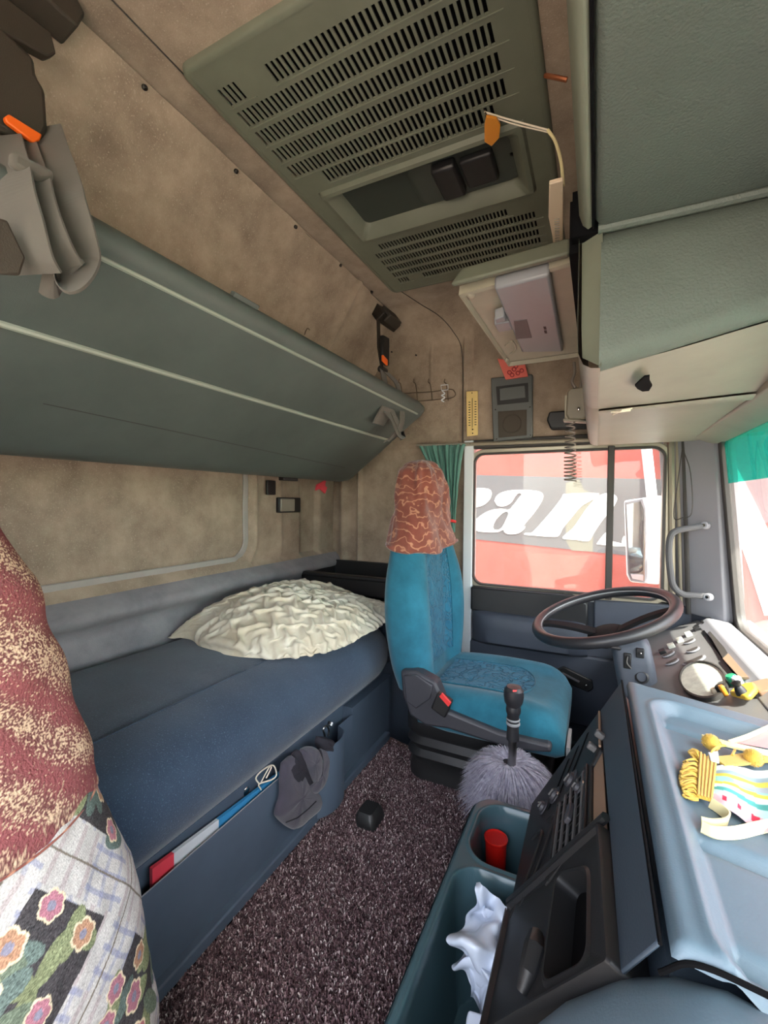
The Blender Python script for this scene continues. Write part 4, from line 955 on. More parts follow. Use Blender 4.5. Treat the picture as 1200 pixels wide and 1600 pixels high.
MB().obox(at(980,1032,Y=1.43), V(.010,0,0), V(0,0,.022), V(0,.008,0)).build('stalk_block', M['black'], cl, bevel=.003)
MB().tube([at(975,1015,Y=1.45), at(950,1010,Y=1.40), at(930,1008,Y=1.36)], [.006,.005,.006], 8).build('stalk', M['black'], cl)

# ================================================================== CENTRE CONSOLE
co = thing('centre_console', 'blue grey centre console with tray top and black control fascia', 'console', (.15, .67, 0))
fv = Vector((.164,0,.30)).normalized(); fn = Vector((-.30,0,.164)).normalized(); f0 = V(-.107,0,.25)
def FPt(y, v, off=0): return f0+V(0,y,0)+fv*v+fn*off
def FP(px, py, off=0): return atp(px, py, f0+fn*off, fn)
def zt(x): return .552-.14*(x-.06)
# carcass
yA, yB = .400, .968
rows = []
xs = [(.058,.549),(.066,.557),(.080,.5565),(.094,zt(.094)+.006),(.1,zt(.1)+.004),(.114,zt(.114)),(.2,zt(.2)),(.33,zt(.33)),(.40,zt(.40))]
g = MB(); nx, ny = 90, 120; rows = []
for i in range(nx):
    x = .060+.36*i/(nx-1); r = []
    for j in range(ny):
        y = yA+(yB-yA)*j/(ny-1); z = zt(x)+.004
        s_ = rrect(x, y, .30, .645, .205-.0, .262, .05)
        z -= .012*sst(.004, -.014, s_); z += .0035*math.exp(-((s_-.006)/.005)**2)
        if s_ < -.012:
            for yr in (.835, .565, .43): z += -.010*math.exp(-((y-yr+.02*(x-.1))/.008)**2)
            if y < .565 or y > .835: z -= .003
        ed = min((x-.060)/.014, (yB-y)/.014, (y-yA)/.010)
        if ed < 1: z -= .013*(1-math.sqrt(max(0, 1-(1-ed)**2)))
        r.append(V(x, y, z))
    rows.append(r)
g.grid(rows); g.build('tray_top', M['con'], co, ang=60, label='light blue grey moulded tray top')
MB().prism([(.064,yB-.001,.515),(.42,yB-.001,.465),(.42,yB-.001,0),(-.03,yB-.001,0),(-.070,yB-.001,.225),(.045,yB-.001,.470),(.060,yB-.001,.52)], (0,-(yB-yA)+.002,0)).build('carcass', M['conband'], co, smooth=False)
# sloping blue band and seam
MB().prism([FPt(yB,.0,.0), FPt(yA+.11,.0,.0), FPt(yA+.11,.0,-.05), FPt(yB,.0,-.05)], V(0,0,-.02)).build('bottom_edge', M['fascia'], co, smooth=False)
q = [FPt(yB,.262,.004), FPt(yA+.012,.284,.004), FPt(yA+.004,.335,.004), FPt(yA+.008,.338,.004), FPt(yB,.338,.004)]
MB().prism(q, -fn*.004).build('side_band', M['conband'], co, bevel=.002)
MB().tube([FPt(yA,.3395,.004), FPt(yB,.3395,.004)], .0018, 6).build('seam_gap', M['void'], co)
# black fascia
q = [FP(977,1078,.006), FP(945,1130,.006), FP(945,1178,.006), FP(930,1200,.006), FP(920,1312,.006), FP(953,1306,.006), FP(800,1432,.006), FP(770,1600,.006), FP(835,1260,.006), FP(882,1188,.006)]
q = [FPt(.965,.262,.006), FPt(.965,.0,.006), FPt(.696,.0,.006), FPt(.625,.235,.006), FPt(.80,.235,.006), FPt(.815,.262,.006)]
MB().prism(q, -fn*.030).build('fascia', M['fascia'], co, bevel=.003)
MB().tube([FPt(.815,.266,.008), FPt(.95,.266,.008)], .0022, 6).build('fascia_trim', M['dashtan'], co)
MB().prism([FPt(.605,.236,.0015), FPt(.795,.236,.0015), FPt(.808,.262,.0015), FPt(.605,.268,.0015)], -fn*.001).build('pocket_back', M['dashtan'], co, smooth=False, label='scuffed tan shelf pocket')
MB().prism([FPt(.60,.270,.007), FPt(.604,.232,.007), FPt(.609,.232,.007), FPt(.609,.268,.007)], -fn*.006).build('pocket_edge', M['conband'], co, smooth=False)
# louvre vent
vy0, vy1, vv0, vv1 = .645, .800, .135, .222
vr = MB(); 
for a_ in ((vy0-.012,vy1+.012,vv0-.008,vv0),(vy0-.012,vy1+.012,vv1,vv1+.006),(vy0-.012,vy0,vv0,vv1),(vy1,vy1+.012,vv0,vv1)):
    vr.prism([FPt(a_[0],a_[2],.006), FPt(a_[1],a_[2],.006), FPt(a_[1],a_[3],.006), FPt(a_[0],a_[3],.006)], fn*.004)
vent = vr.build('vent_frame', M['fascia'], co, bevel=.001)
MB().prism([FPt(vy0,vv0,.007), FPt(vy1,vv0,.007), FPt(vy1,vv1,.007), FPt(vy0,vv1,.007)], fn*.0006).build('vent_void', M['void'], vent, smooth=False)
for k in range(5):
    v_ = vv0+.008+(vv1-vv0-.014)*k/4
    MB().obox(FPt((vy0+vy1)/2, v_, .009), V(0,(vy1-vy0)/2,0), fv*.0024, fn*.0018).build('vent_slat', M['slat'], vent, bevel=.0006)
for k in range(7):
    y_ = vy0+.012+(vy1-vy0-.024)*k/6
    MB().obox(FPt(y_, (vv0+vv1)/2, .0075), V(0,.0012,0), fv*(vv1-vv0)/2, fn*.0008).build('vent_vane', M['black'], vent, smooth=False)
MB().obox(FPt(.715,.19,.014), V(0,.016,0)+fv*.003, fv*.006, fn*.004).build('vent_tab', M['dseat'], vent, bevel=.002)
# sliders and knobs of the heater panel
for px0, py0, px1, py1 in ((930,1160,905,1185),(915,1180,880,1220)):
    pass
for y_, v_, L_ in ((.90,.22,.05),(.90,.185,.045),(.88,.15,.03)):
    MB().prism([FPt(.84,v_-.06,.0065), FPt(.93,v_,.0065), FPt(.93,v_+.006,.0065), FPt(.84,v_-.052,.0065)], fn*.0008).build('slider_slot', M['void'], co, smooth=False)
for p_ in (FP(937,1148,.012), FP(925,1167,.012)):
    MB().obox(p_, V(0,.006,0), fv*.006, fn*.008).build('slider_knob', M['dash'], co, bevel=.003)
for p_, r_ in ((FP(893,1220,.008),.017),(FP(868,1243,.008),.014),(FP(905,1232,.008),.010),(FP(850,1262,.008),.012)):
    kn = MB().lathe([(.001,0),(r_*1.2,0),(r_*1.2,.002),(r_*.8,.003),(r_*.7,.008),(.001,.009)], p_, fn, 18).build('heater_knob', M['dseat'], co)
    MB().obox(p_+fn*.009, fv*r_*.5, V(0,.0015,0), fn*.002).build('grip', M['dash'], kn)
for p_ in (FP(912,1223,.009), FP(872,1240,.02), FP(842,1255,.009)): MB().ball(p_, .003,.003,.003,8,6).build('screw', M['chrome'], co)
# moulded embossing lower left of the vent
MB().tube(arc([FPt(.80,.10,.007), FPt(.79,.12,.008), FPt(.77,.125,.008), FPt(.70,.09,.008), FPt(.66,.05,.007)], 6), .003, 6).build('moulded_line', M['fascia'], co)
MB().tube(arc([FPt(.81,.045,.007), FPt(.80,.075,.008), FPt(.77,.085,.008), FPt(.70,.05,.007), FPt(.66,.02,.007)], 6), .003, 6).build('moulded_line', M['fascia'], co)
# divider ridge and lower pocket panel
lp_ = [FPt(.690,.004,.006), FPt(.606,.270,.006), FPt(.415,.283,.006), FPt(.30,.06,.006), FPt(.30,.004,.006)]
pan = MB()
ctr = FPt(.50,.15,.006)
o1 = [FPt(.690,.006,.006), FPt(.608,.272,.006), FPt(.412,.285,.006), FPt(.503,.008,.006)]
def shrink(P, k, off): c_ = sum(P, V(0,0,0))/len(P); return [c_+(p-c_)*k+fn*off for p in P]
hole = [FPt(.625,.158,.006), FPt(.568,.236,.006), FPt(.450,.238,.006), FPt(.482,.150,.006)]
def rpoly(P, r=.022, n=6):
    out = []
    for i in range(4):
        a, b, c = P[i-1], P[i], P[(i+1) % 4]; u_ = (a-b).normalized(); w_ = (c-b).normalized()
        for k in range(n+1):
            t = k/n; out.append(b+u_*r*(1-t)**2+w_*r*t**2)
    return out
def hr(k, off): 
    c_ = sum(hole, V(0,0,0))/4; return [c_+(p-c_)*k+fn*off for p in rpoly(hole)]
def orr(k, off):
    c_ = sum(o1, V(0,0,0))/4; return [c_+(p-c_)*k+fn*off for p in rpoly(o1, .006)]
# align ring starts: o1 and hole list corners in the same order
o1 = [o1[0], o1[1], o1[2], o1[3]]
pan.grid([orr(1,-.03), orr(1,.006), orr(.985,.009), orr(.955,.009), orr(.93,.003), hr(1.12,.001), hr(1.05,.004), hr(1.0,.003), hr(.97,-.026)], cv=True)
lpn = pan.build('pocket_frame', M['fascia'], co, ang=35)
MB().prism(hr(.99,-.026), -fn*.002).build('cup_pocket', M['void'], co, smooth=False)
MB().tube([FPt(.700,.006,.010), FPt(.613,.280,.010)], .006, 8).build('divider_ridge', M['fascia'], co)
MB().lathe([(.001,0),(.007,0),(.008,.002),(.004,.004),(.001,.002)], FP(868,1485,-.010), fn, 14).build('washer', M['chrome'], co)
# lighter-like lever
MB().tube([FP(838,1462,.012), FP(835,1485,.014), FP(825,1520,.014), FP(815,1550,.012)], [.009,.013,.011,.006], 10).build('release_lever', M['fascia'], co)
# near section of the dash
rows = []
prof_ = [(-.128,.05,.500),(-.122,.20,.500),(-.117,.255,.497),(-.100,.30,.478),(-.066,.365,.455),(-.024,.44,.440),(.020,.500,.424),(.052,.531,.410),(.085,.541,.405),(.13,.534,.404),(.24,.518,.403),(.33,.504,.403),(.42,.49,.403)]
for t in list(np.linspace(0, .93, 40))+[.955,.975,.99,1.0]:
    r = []; e = max(0, (t-.93)/.07)
    for (x, z, ye) in prof_:
        y = -.36+(ye+.36)*t; k = sst(.36, .10, y); r.append(V(x-.010*k+.012*e**3, y, z-.035*k*sst(.45,.50,z)-.012*e**3))
    rows.append(r)
MB().grid(rows).build('near_body', M['con'], co, ang=60)
MB().tube(arc([V(.052,.398,.528), V(.075,.399,.545), V(.12,.399,.543), V(.2,.399,.53), V(.42,.399,.50)], 6), .0022, 8).build('seam_gap', M['void'], co)

# ---- pennant with fringe, pompoms and ribbons
pn = thing('pennant', 'striped pennant with a yellow fringe lying on the console tray', 'pennant', at(1150,1210,Z=.556))
TZ = lambda x: zt(x)-.006
def T(px, py, off=0):
    p = atp(px, py, (.06,0,.552-.008+off), (.14,0,1)); return p
# printed cloth painted per vertex
c00, c10, c11, c01 = T(1115,1196,.004), T(1245,1205,.006), T(1245,1325,.006), T(1112,1254,.004)
nu, nv = 90, 60; rows = []; cols = []
stripes = [(0,.16,(205,225,232)),(.16,.24,(150,170,180)),(.24,.33,(215,200,90)),(.33,.45,(150,200,190)),(.45,.52,(222,205,90)),(.52,.60,(225,235,238)),(.60,.68,(90,170,165)),(.68,.80,(190,232,232)),(.80,.90,(214,60,84)),(.90,1.01,(226,190,200))]
for i in range(nu):
    u = i/(nu-1); r = []
    for j in range(nv):
        v = j/(nv-1); p = (c00*(1-u)+c10*u)*(1-v)+(c01*(1-u)+c11*u)*v
        r.append(p+V(0,0,.003*math.sin(u*9)+.0015*noise.noise(p*60)))
        vv = v+.05*math.sin(u*7)*(v-.2); c_ = next((s_[2] for s_ in stripes if s_[0] <= vv < s_[1]), (225,190,200))
        if .80 < vv < .93 and noise.noise(V(u*6, 0, 1)) < -.05: c_ = (224,188,200)
        if .24 < vv < .50 and .25 < u < .7 and abs(vv-.37) < .05: c_ = (165,175,185)
        cols.append(lin(*c_)[:3])
    rows.append(r)
MB().grid(rows).build('printed_cloth', M['vc'], pn, ang=80, cols=cols, label='cloth printed in white, teal, yellow and crimson stripes')
hb_ = [T(1095,1180,.006), T(1118,1194,.006), T(1111,1254,.006), T(1091,1248,.006)]
MB().prism(hb_, (0,0,.004)).build('header_band', M['yellow'], pn, bevel=.001)
for k in range(5):
    t = k/4; MB().tube([hb_[0]*(1-t)+hb_[1]*t+V(0,0,.004), hb_[3]*(1-t)+hb_[2]*t+V(0,0,.004)], .0016, 6).build('braid', M['yellow'], pn)
fr = MB()
for k in range(46):
    t = k/45; a_ = hb_[0]*(1-t)+hb_[3]*t; a2 = a_+(hb_[3]-hb_[0])*.03
    tip = T(1078-14*math.sin(t*2.6)+random.uniform(-2,2), 1176+66*t+random.uniform(-3,3), .004+random.uniform(0,.006)) if t > .2 else T(1082-6*t*5+random.uniform(-2,2), 1170+30*t, .008)
    m_ = (a_+tip)/2+V(0,0,.006*random.random())
    fr.tube(arc([a_, m_+V(.002,.003,0), tip, tip+V(.001,-.004,0), (a2+tip)/2+V(0,-.004,0), a2], 4), .0011, 5)
fr.build('fringe', M['yellow'], pn, kind='stuff')
# second band along the far edge
MB().ribbon(arc([T(1122,1190,.006), T(1150,1188,.008), T(1180,1184,.008), T(1230,1182,.008)], 5), (-.2,1,0), .020, .003).build('header_band', M['yellow'], pn)
MB().ribbon(arc([T(1098,1152,.014), T(1120,1158,.014), T(1150,1166,.016), T(1215,1180,.012)], 5), (0,1,.2), .010, .003).build('trim_ribbon', M['creamrib'], pn)
MB().ribbon(arc([T(1140,1160,.014), T(1170,1150,.016), T(1215,1130,.014)], 5), (0,1,.2), .006, .003).build('trim_ribbon', M['creamrib'], pn)
MB().prism([T(1150,1161,.010), T(1215,1134,.010), T(1215,1172,.010)], (0,0,.002)).build('pink_cloth', mat('pink_cloth', lin(205,150,150), .9), pn, smooth=False, label='dull pink cloth corner')
MB().ribbon(arc([T(1110,1254,.006), T(1130,1268,.006), T(1138,1278,.006), T(1132,1286,.006), T(1112,1288,.006), T(1096,1285,.005)], 6), [(.3,.3,1)]*31, .012, .002).build('tie_ribbon', M['creamrib'], pn)
MB().ribbon(arc([T(1096,1292,.005), T(1118,1301,.006), T(1150,1301,.006), T(1185,1293,.006), T(1230,1285,.006)], 6), [(.2,.9,.6)]*25, .012, .002).build('tie_ribbon', M['creamrib'], pn)
MB().tube(arc([T(1108,1182,.010), T(1116,1170,.014), T(1130,1165,.014), T(1148,1168,.012), T(1144,1180,.01)], 5), .0018, 6).build('gold_cord', M['yellow'], pn)
MB().prism([T(1106,1178,.010), T(1122,1176,.010), T(1124,1194,.010), T(1110,1190,.010)], (0,0,.003)).build('clear_clip', M['bag'], pn, bevel=.001, label='clear plastic clip')
def pom(px, py, lb):
    p = T(px, py, .014); r = .0115; g = MB().ball(p, r, r, r, 16, 11)
    for k in range(260):
        a_, b_ = random.uniform(0, 6.28), math.acos(random.uniform(-1, 1)); d_ = V(math.sin(b_)*math.cos(a_), math.sin(b_)*math.sin(a_), math.cos(b_))
        q_ = p+d_*r*.98; o_ = d_.orthogonal().normalized()*.0006; g.add([q_-o_, q_+o_, p+d_*r*1.10], [(0,1,2)])
    return g.build('pompom', M['yellow'], pn)
pom(1111,1160,''); pom(1177,1184,'')

# ================================================================== BIN, GEAR LEVER
bn = thing('floor_bin', 'blue green plastic floor organiser bin beside the centre console', 'bin', (-.13, .6, 0))
bx0, bx1, by0, by1 = -.228, -.040, .28, .955
rows = []
nx, ny = 100, 260
for i in range(nx):
    x = bx0+(bx1-bx0)*i/(nx-1); r = []
    for j in range(ny):
        y = by0+(by1-by0)*j/(ny-1)
        s_ = rrect(x, y, (bx0+bx1)/2, (by0+by1)/2, (bx1-bx0)/2, (by1-by0)/2, .05)
        xx, yy = x, y
        if s_ > -.0005:
            cx_, cy_ = min(max(x, bx0+.05), bx1-.05), min(max(y, by0+.05), by1-.05)
            d_ = math.hypot(x-cx_, y-cy_); 
            if d_ > .0495: xx, yy = cx_+(x-cx_)*.0495/d_, cy_+(y-cy_)*.0495/d_
        z = .250
        w1_ = rrect(x, y, -.128, .850, .078, .082, .05)
        w2_ = rrect(x, y, -.128, .530, .082, .222, .045)
        z -= .20*sst(-.001, -.012, w1_); z -= .225*sst(-.001, -.012, w2_)
        for w_ in (w1_, w2_): z += .003*math.exp(-((w_-.002)/.003)**2)
        z -= .010*sst(-.008, .0, s_)
        r.append(V(xx, yy, z))
    rows.append(r)
MB().grid(rows).build('liner', M['bin'], bn, ang=70)
def bring(k, z): return [V((bx0+bx1)/2+p[0], (by0+by1)/2+p[1], z) for p in rring((bx1-bx0)/2*k, (by1-by0)/2-(1-k)*.09, .05, 8)]
MB().grid([bring(1,.242), bring(1.012,.236), bring(1.0,.225), bring(.92,.001), bring(.5,.001)], cv=True).build('outer_wall', M['bin'], bn, ang=50)
rc_ = thing('red_cup', 'glossy red plastic cup in the far bin compartment', 'cup', (-.178,.835,.07))
cu = at(775,1312,Z=.205)
MB().lathe([(.001,-.13),(.018,-.13),(.022,.0),(.0225,.004),(.0205,.004),(.019,-.02),(.001,-.02)], cu, (0,0,1), 24).build('body', M['red'], rc_)
MB().lathe([(.0225,-.001),(.0238,.001),(.0238,.005),(.0215,.006),(.0205,.003)], cu, (0,0,1), 24).build('lip', M['red'], rc_)
# plastic bag
def crumple(cs, amp, seed):
    rows = []
    for i, rw in enumerate(cs):
        rows.append([p+V(noise.noise(p*32+V(seed,0,0)), noise.noise(p*32+V(0,seed,0)), noise.noise(p*32+V(0,0,seed)))*amp for p in rw])
    return rows
pb = thing('plastic_bag', 'crumpled translucent white plastic bag stuffed in the near bin compartment', 'bag', (-.13,.6,.1))
colp = [[(742,1380),(752,1386),(765,1395),(780,1405),(793,1416)],[(738,1392),(750,1402),(765,1408),(780,1418),(792,1430)],[(744,1412),(752,1420),(765,1425),(778,1432),(790,1440)],[(730,1432),(742,1434),(758,1440),(775,1446),(788,1452)],
        [(722,1452),(738,1454),(755,1460),(772,1464),(784,1470)],[(700,1462),(725,1460),(748,1476),(768,1484),(780,1490)],[(702,1476),(718,1474),(745,1500),(765,1508),(776,1514)],[(722,1492),(734,1500),(750,1524),(762,1534),(770,1540)],[(736,1530),(744,1540),(752,1556),(758,1566),(764,1572)],[(736,1560),(742,1572),(750,1590),(756,1600),(760,1610)]]
hz = [.262,.250,.235,.232,.228,.240,.228,.205,.18,.15]
big = []
for i in range(len(colp)): big.append(arc([at(a_, b_, Z=hz[i]+.012*math.sin(j*1.7+i)) for j, (a_, b_) in enumerate(colp[i])], 8))
tr = list(zip(*big)); tr = [arc(list(c_), 8) for c_ in tr]
bw = crumple(tr, .007, 3)
MB().grid(bw).build('sheet', M['bag'], pb, ang=40)
bw2 = [[p+V(.012,0,-.03) for p in r] for r in crumple(tr, .012, 9)]
MB().grid(bw2).build('sheet', M['bag'], pb, ang=40)
tag(MB().prism([at(730,1575,Z=.19), at(758,1583,Z=.19), at(754,1640,Z=.16), at(722,1640,Z=.16)], (0,0,-.05)).build('paper_pack', M['bag'], bevel=.004), 'small white pack at the bottom of the near bin compartment', 'packet')

# gear lever
gx, gy = -.195, 1.165
gv_ = thing('gear_lever', 'black gear lever with grey fur gaiter on the floor by the driver seat', 'gear lever', (gx, gy, 0))
top = at(803,1074,Y=1.15); bot = at(801,1160,Y=1.15)
ax_ = (top-bot).normalized(); L_ = (top-bot).length
MB().lathe([(.001,-.01),(.016,-.01),(.015,.02),(.0155,.055),(.0185,.062),(.019,.07),(.0175,.078),(.023,.088),(.0255,.105),(.0245,.120),(.018,.128),(.001,.130)], top-ax_*.126, ax_, 24).build('knob', M['wheel'], gv_)
MB().lathe([(.0150,.028),(.0176,.030),(.0176,.034),(.0150,.036)], top-ax_*.126, ax_, 20).lathe([(.0150,.040),(.0172,.042),(.0172,.044),(.0150,.046)], top-ax_*.126, ax_, 20).build('collar_ring', M['greyp'], gv_)
MB().tube([top-ax_*.125, bot-ax_*.03, V(gx,gy,.05)], .0105, 14).build('shaft', M['steel'], gv_)
MB().prism([at(801,1078,Y=1.127), at(808,1078,Y=1.127), at(807,1081,Y=1.126), at(801,1081,Y=1.126)], (0,.001,0)).build('shift_diagram', M['redbtn'], gv_, smooth=False)
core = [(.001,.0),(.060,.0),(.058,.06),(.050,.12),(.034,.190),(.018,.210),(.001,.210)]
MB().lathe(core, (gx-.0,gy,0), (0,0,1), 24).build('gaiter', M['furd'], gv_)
def hairs(n, zlo, zhi, rad, ln, name, m, lb, droop=1.0, wd=.0016):
    g = MB(); vs_2, fs = [], []
    for k in range(n):
        a = random.uniform(0, 2*math.pi); z = zlo+(zhi-zlo)*random.random()**.8; r = rad(z)*random.uniform(.85,1.02)
        a_n = a+.5*noise.noise(V(math.cos(a)*2, math.sin(a)*2, z*20))
        d0 = V(math.cos(a_n), math.sin(a_n), .35); L = ln*random.uniform(.55,1.2); p = V(gx+r*math.cos(a), gy+r*math.sin(a), z)
        s_ = V(-math.sin(a), math.cos(a), random.uniform(-.3,.3))*wd*.7; P = [p]; d = d0.normalized()
        for q in range(3): d = (d+V(0,0,-.42*droop)*(.3+q*.6)).normalized(); P.append(P[-1]+d*L/3)
        b = len(vs_2); vs_2 += [P[0]-s_, P[0]+s_, P[1]-s_*.9, P[1]+s_*.9, P[2]-s_*.6, P[2]+s_*.6, P[3]]
        fs += [(b,b+1,b+3,b+2),(b+2,b+3,b+5,b+4),(b+4,b+5,b+6)]
    g.v = vs_2; g.f = fs; o = g.build(name, m, gv_, smooth=False, label=lb, kind='stuff'); return o
rad = lambda z: np.interp(z, [0,.06,.12,.19,.215], [.060,.058,.052,.036,.016])
hairs(10000, .10, .215, rad, .085, 'fur', M['fur'], 'long pale lilac grey fur')
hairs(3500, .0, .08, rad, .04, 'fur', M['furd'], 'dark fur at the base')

# loose black piece on the carpet
bb = thing('floor_block', 'small dark plastic piece lying on the carpet', 'block', at(578,1280,Z=0))
c_ = at(578,1275,Z=.015)
MB().loft([[c_+V((p[0]-.2*z_)*k_, p[1]*k_, z_) for p in rring(.030,.038,.012,4)] for k_, z_ in ((.95,-.015),(1.0,-.008),(.92,.014),(.72,.024))]).build('body', M['black'], bb, ang=40)
MB().lathe([(.001,0),(.010,0),(.008,.006),(.001,.006)], c_+V(.012,-.022,.014), (.3,-.5,1), 12).build('stud', M['fascia'], bb)

# ================================================================== CARPET
cp = thing('carpet', 'speckled plum and grey tufted carpet on the cab floor', 'carpet', (-.3, .6, -.012))
cpoly = [(-.682,-.36),(.10,-.36),(.10,1.30),(-.20,1.335),(-.335,1.385),(-.684,1.478)]
MB().prism([V(a_, b_, -.012) for a_, b_ in cpoly], (0,0,.010)).build('backing', mat('carpet_back', lin(70,52,56), .95), cp, smooth=False)
def pile():
    n = 210000
    xy = rng.uniform([-.682,.25],[-.02,1.478],(n,2))
    lim = np.interp(xy[:,0], [-.684,-.335,-.20,.1], [1.478,1.385,1.335,1.30]); xy = xy[xy[:,1] < lim-.004]; n = len(xy)
    h = rng.uniform(.005,.011,n); a = rng.uniform(0,2*np.pi,n); w_ = rng.uniform(.0010,.0019,n); tilt = rng.uniform(-.006,.006,(n,2))
    base = np.c_[xy, np.full(n,-.004)]; dx = np.c_[np.cos(a)*w_, np.sin(a)*w_, np.zeros(n)]
    tip = base+np.c_[tilt, h]
    v = np.empty((n,4,3)); v[:,0] = base-dx; v[:,1] = base+dx; v[:,2] = tip+dx*.8; v[:,3] = tip-dx*.8
    v = v.reshape(-1,3)*SC
    off = OFF[cp.name]; v = v-off
    me = bpy.data.meshes.new('pile'); me.vertices.add(n*4); me.vertices.foreach_set('co', v.ravel())
    me.loops.add(n*4); me.loops.foreach_set('vertex_index', np.arange(n*4)); me.polygons.add(n); me.polygons.foreach_set('loop_start', np.arange(n)*4); me.update(); me.validate()
    pal = np.array([lin(84,64,68)[:3], lin(114,90,94)[:3], lin(152,130,132)[:3], lin(206,194,192)[:3], lin(60,46,50)[:3]])
    c = pal[rng.choice(5, n, p=[.30,.28,.19,.09,.14])]; c4 = np.ones((n,4,4)); c4[:,:,:3] = c[:,None,:]
    ca = me.color_attributes.new('Col','FLOAT_COLOR','POINT'); ca.data.foreach_set('color', c4.ravel()); me.materials.append(M['pile'])
    o = bpy.data.objects.new('pile', me); COL.objects.link(o); o.parent = cp; o['kind'] = 'stuff'; OFF[o.name] = off
pile()
tag(MB().prism([V(-.70,1.46,-.012), V(-.684,1.478,-.012), V(-.335,1.385,-.012), V(-.33,1.372,-.012)], (0,0,.016)).build('sill_edge', M['kerb']), 'brown edging strip where the carpet ends at the driver seat', 'strip')

# ================================================================== WALL THINGS
YW = 1.915
def W(px, py, d=0): return at(px, py, Y=YW-d)
sp = thing('wall_speaker', 'dark grey two-part speaker panel on the side wall above the window', 'speaker', W(800,640))
MB().prism([W(768,592), W(833,586), W(833,684), W(772,692)], (0,-.018,0)).build('housing', M['spk'], sp, bevel=.005)
MB().prism([W(775,604,.02), W(825,598,.02), W(826,628,.02), W(777,633,.02)], (0,.002,0)).build('pocket', M['black'], sp, smooth=False)
MB().prism([W(780,607,.024), W(820,602,.024), W(821,621,.024), W(781,626,.024)], (0,.004,0)).build('pocket_lid', M['spk'], sp, bevel=.002)
MB().prism([W(778,643,.021), W(823,640,.021), W(823,680,.021), W(779,684,.021)], (0,.003,0)).build('grille', M['spkcloth'], sp, bevel=.001)
cc = W(800,662,.022); MB().tube([cc+V(.038*math.cos(t),0,.038*math.sin(t)) for t in np.linspace(0,6.283,28)[:-1]], .002, 6, closed=True).build('cone_ring', M['spkcloth'], sp)
for q_ in ((774,640),(828,636),(776,686),(829,680)): MB().ball(W(*q_,.02), .003,.002,.003,8,6).build('screw', M['dsteel'], sp)
th_ = thing('thermometer', 'pale yellow strip thermometer on the side wall beside the speaker', 'thermometer', W(738,647))
MB().prism([W(729,612), W(747,611), W(747,680), W(730,682)], (0,-.005,0)).build('plate', M['wood'], th_, bevel=.001)
MB().tube([W(738,622,.007), W(738,668,.007)], .0012, 6).build('tube', M['ink'], th_)
MB().ball(W(738.5,671,.007), .0035,.003,.0035,10,7).build('bulb', M['ink'], th_)
MB().ball(W(738.5,677,.006), .003,.002,.003,8,6).build('screw', M['ink'], th_)
MB().ball(W(737.5,614,.006), .0025,.002,.0025,8,6).build('screw', M['ink'], th_)
for k in range(10):
    MB().prism([W(732.0,628+4*k,.0055), W(735,627.8+4*k,.0055), W(735,629+4*k,.0055), W(732.0,629.2+4*k,.0055)], (0,-.0004,0)).build('scale_mark', M['ink'], th_, smooth=False)
    MB().prism([W(741.5,627+4*k,.0055), W(744.5,626.8+4*k,.0055), W(744.5,628+4*k,.0055), W(741.5,628.2+4*k,.0055)], (0,-.0004,0)).build('scale_mark', M['ink'], th_, smooth=False)
rp = thing('red_packet', 'salmon red packet tucked behind the top of the wall speaker', 'packet', W(800,578))
MB().prism([W(777,560,.03), W(820,567,.03), W(825,588,.025), W(790,593,.025)], (0,.008,0)).build('body', mat('salmon', lin(226,110,96), .6), rp, bevel=.001)
g = MB()
for a_, b_ in ((796,582),(803,577),(809,583),(800,586),(815,579),(806,572)): g.tube([W(a_+3*math.cos(t), b_+3*math.sin(t), .032) for t in np.linspace(0,6.283,12)[:-1]], .0014, 5, closed=True)
g.build('printed_swirl', mat('crimson', lin(150,30,50), .6), rp)
# hook rack
hk = thing('hook_rack', 'thin wire hook rack on the side wall beside the far bunk end', 'rack', W(665,615))
A_ = arc([W(625,616,.02), W(640,614,.02), W(675,612,.02), W(703,608,.02), W(710,612,.02), W(711,618,.02), W(703,622,.02), W(675,625,.02), W(650,627,.02)], 5)
MB().tube(A_, .0022, 6).build('rail', M['wire'], hk)
for px in (628, 651, 674, 699):
    MB().tube(arc([W(px-4,592,.035), W(px-5,597,.04), W(px-2,600,.03), W(px,612,.015), W(px+1,626,.012)], 5), .0020, 6).build('hook', M['wire'], hk)
bk_ = thing('belt_clip', 'white buckle-like clip hanging on the wire hook rack', 'clip', W(694,618))
sq = [W(689,602,.03), W(700,601,.03), W(700,609,.03), W(690,610,.03)]
MB().tube(sq, .0022, 6, closed=True).build('frame', M['white'], bk_)
MB().tube(arc([W(691,611,.03), W(695,615,.03), W(690,618,.03), W(695,621,.03), W(690,625,.03), W(694,628,.03)], 4), .003, 6).build('links', M['white'], bk_)
tag(MB().tube(arc([at(476,523,X=-.93), at(478,517,X=-.92), at(481,513,X=-.91), at(484,516,X=-.905)], 4), .002, 6).build('wire_hook', M['wire']), 'tiny wire hook on the back wall above the bunk', 'hook')
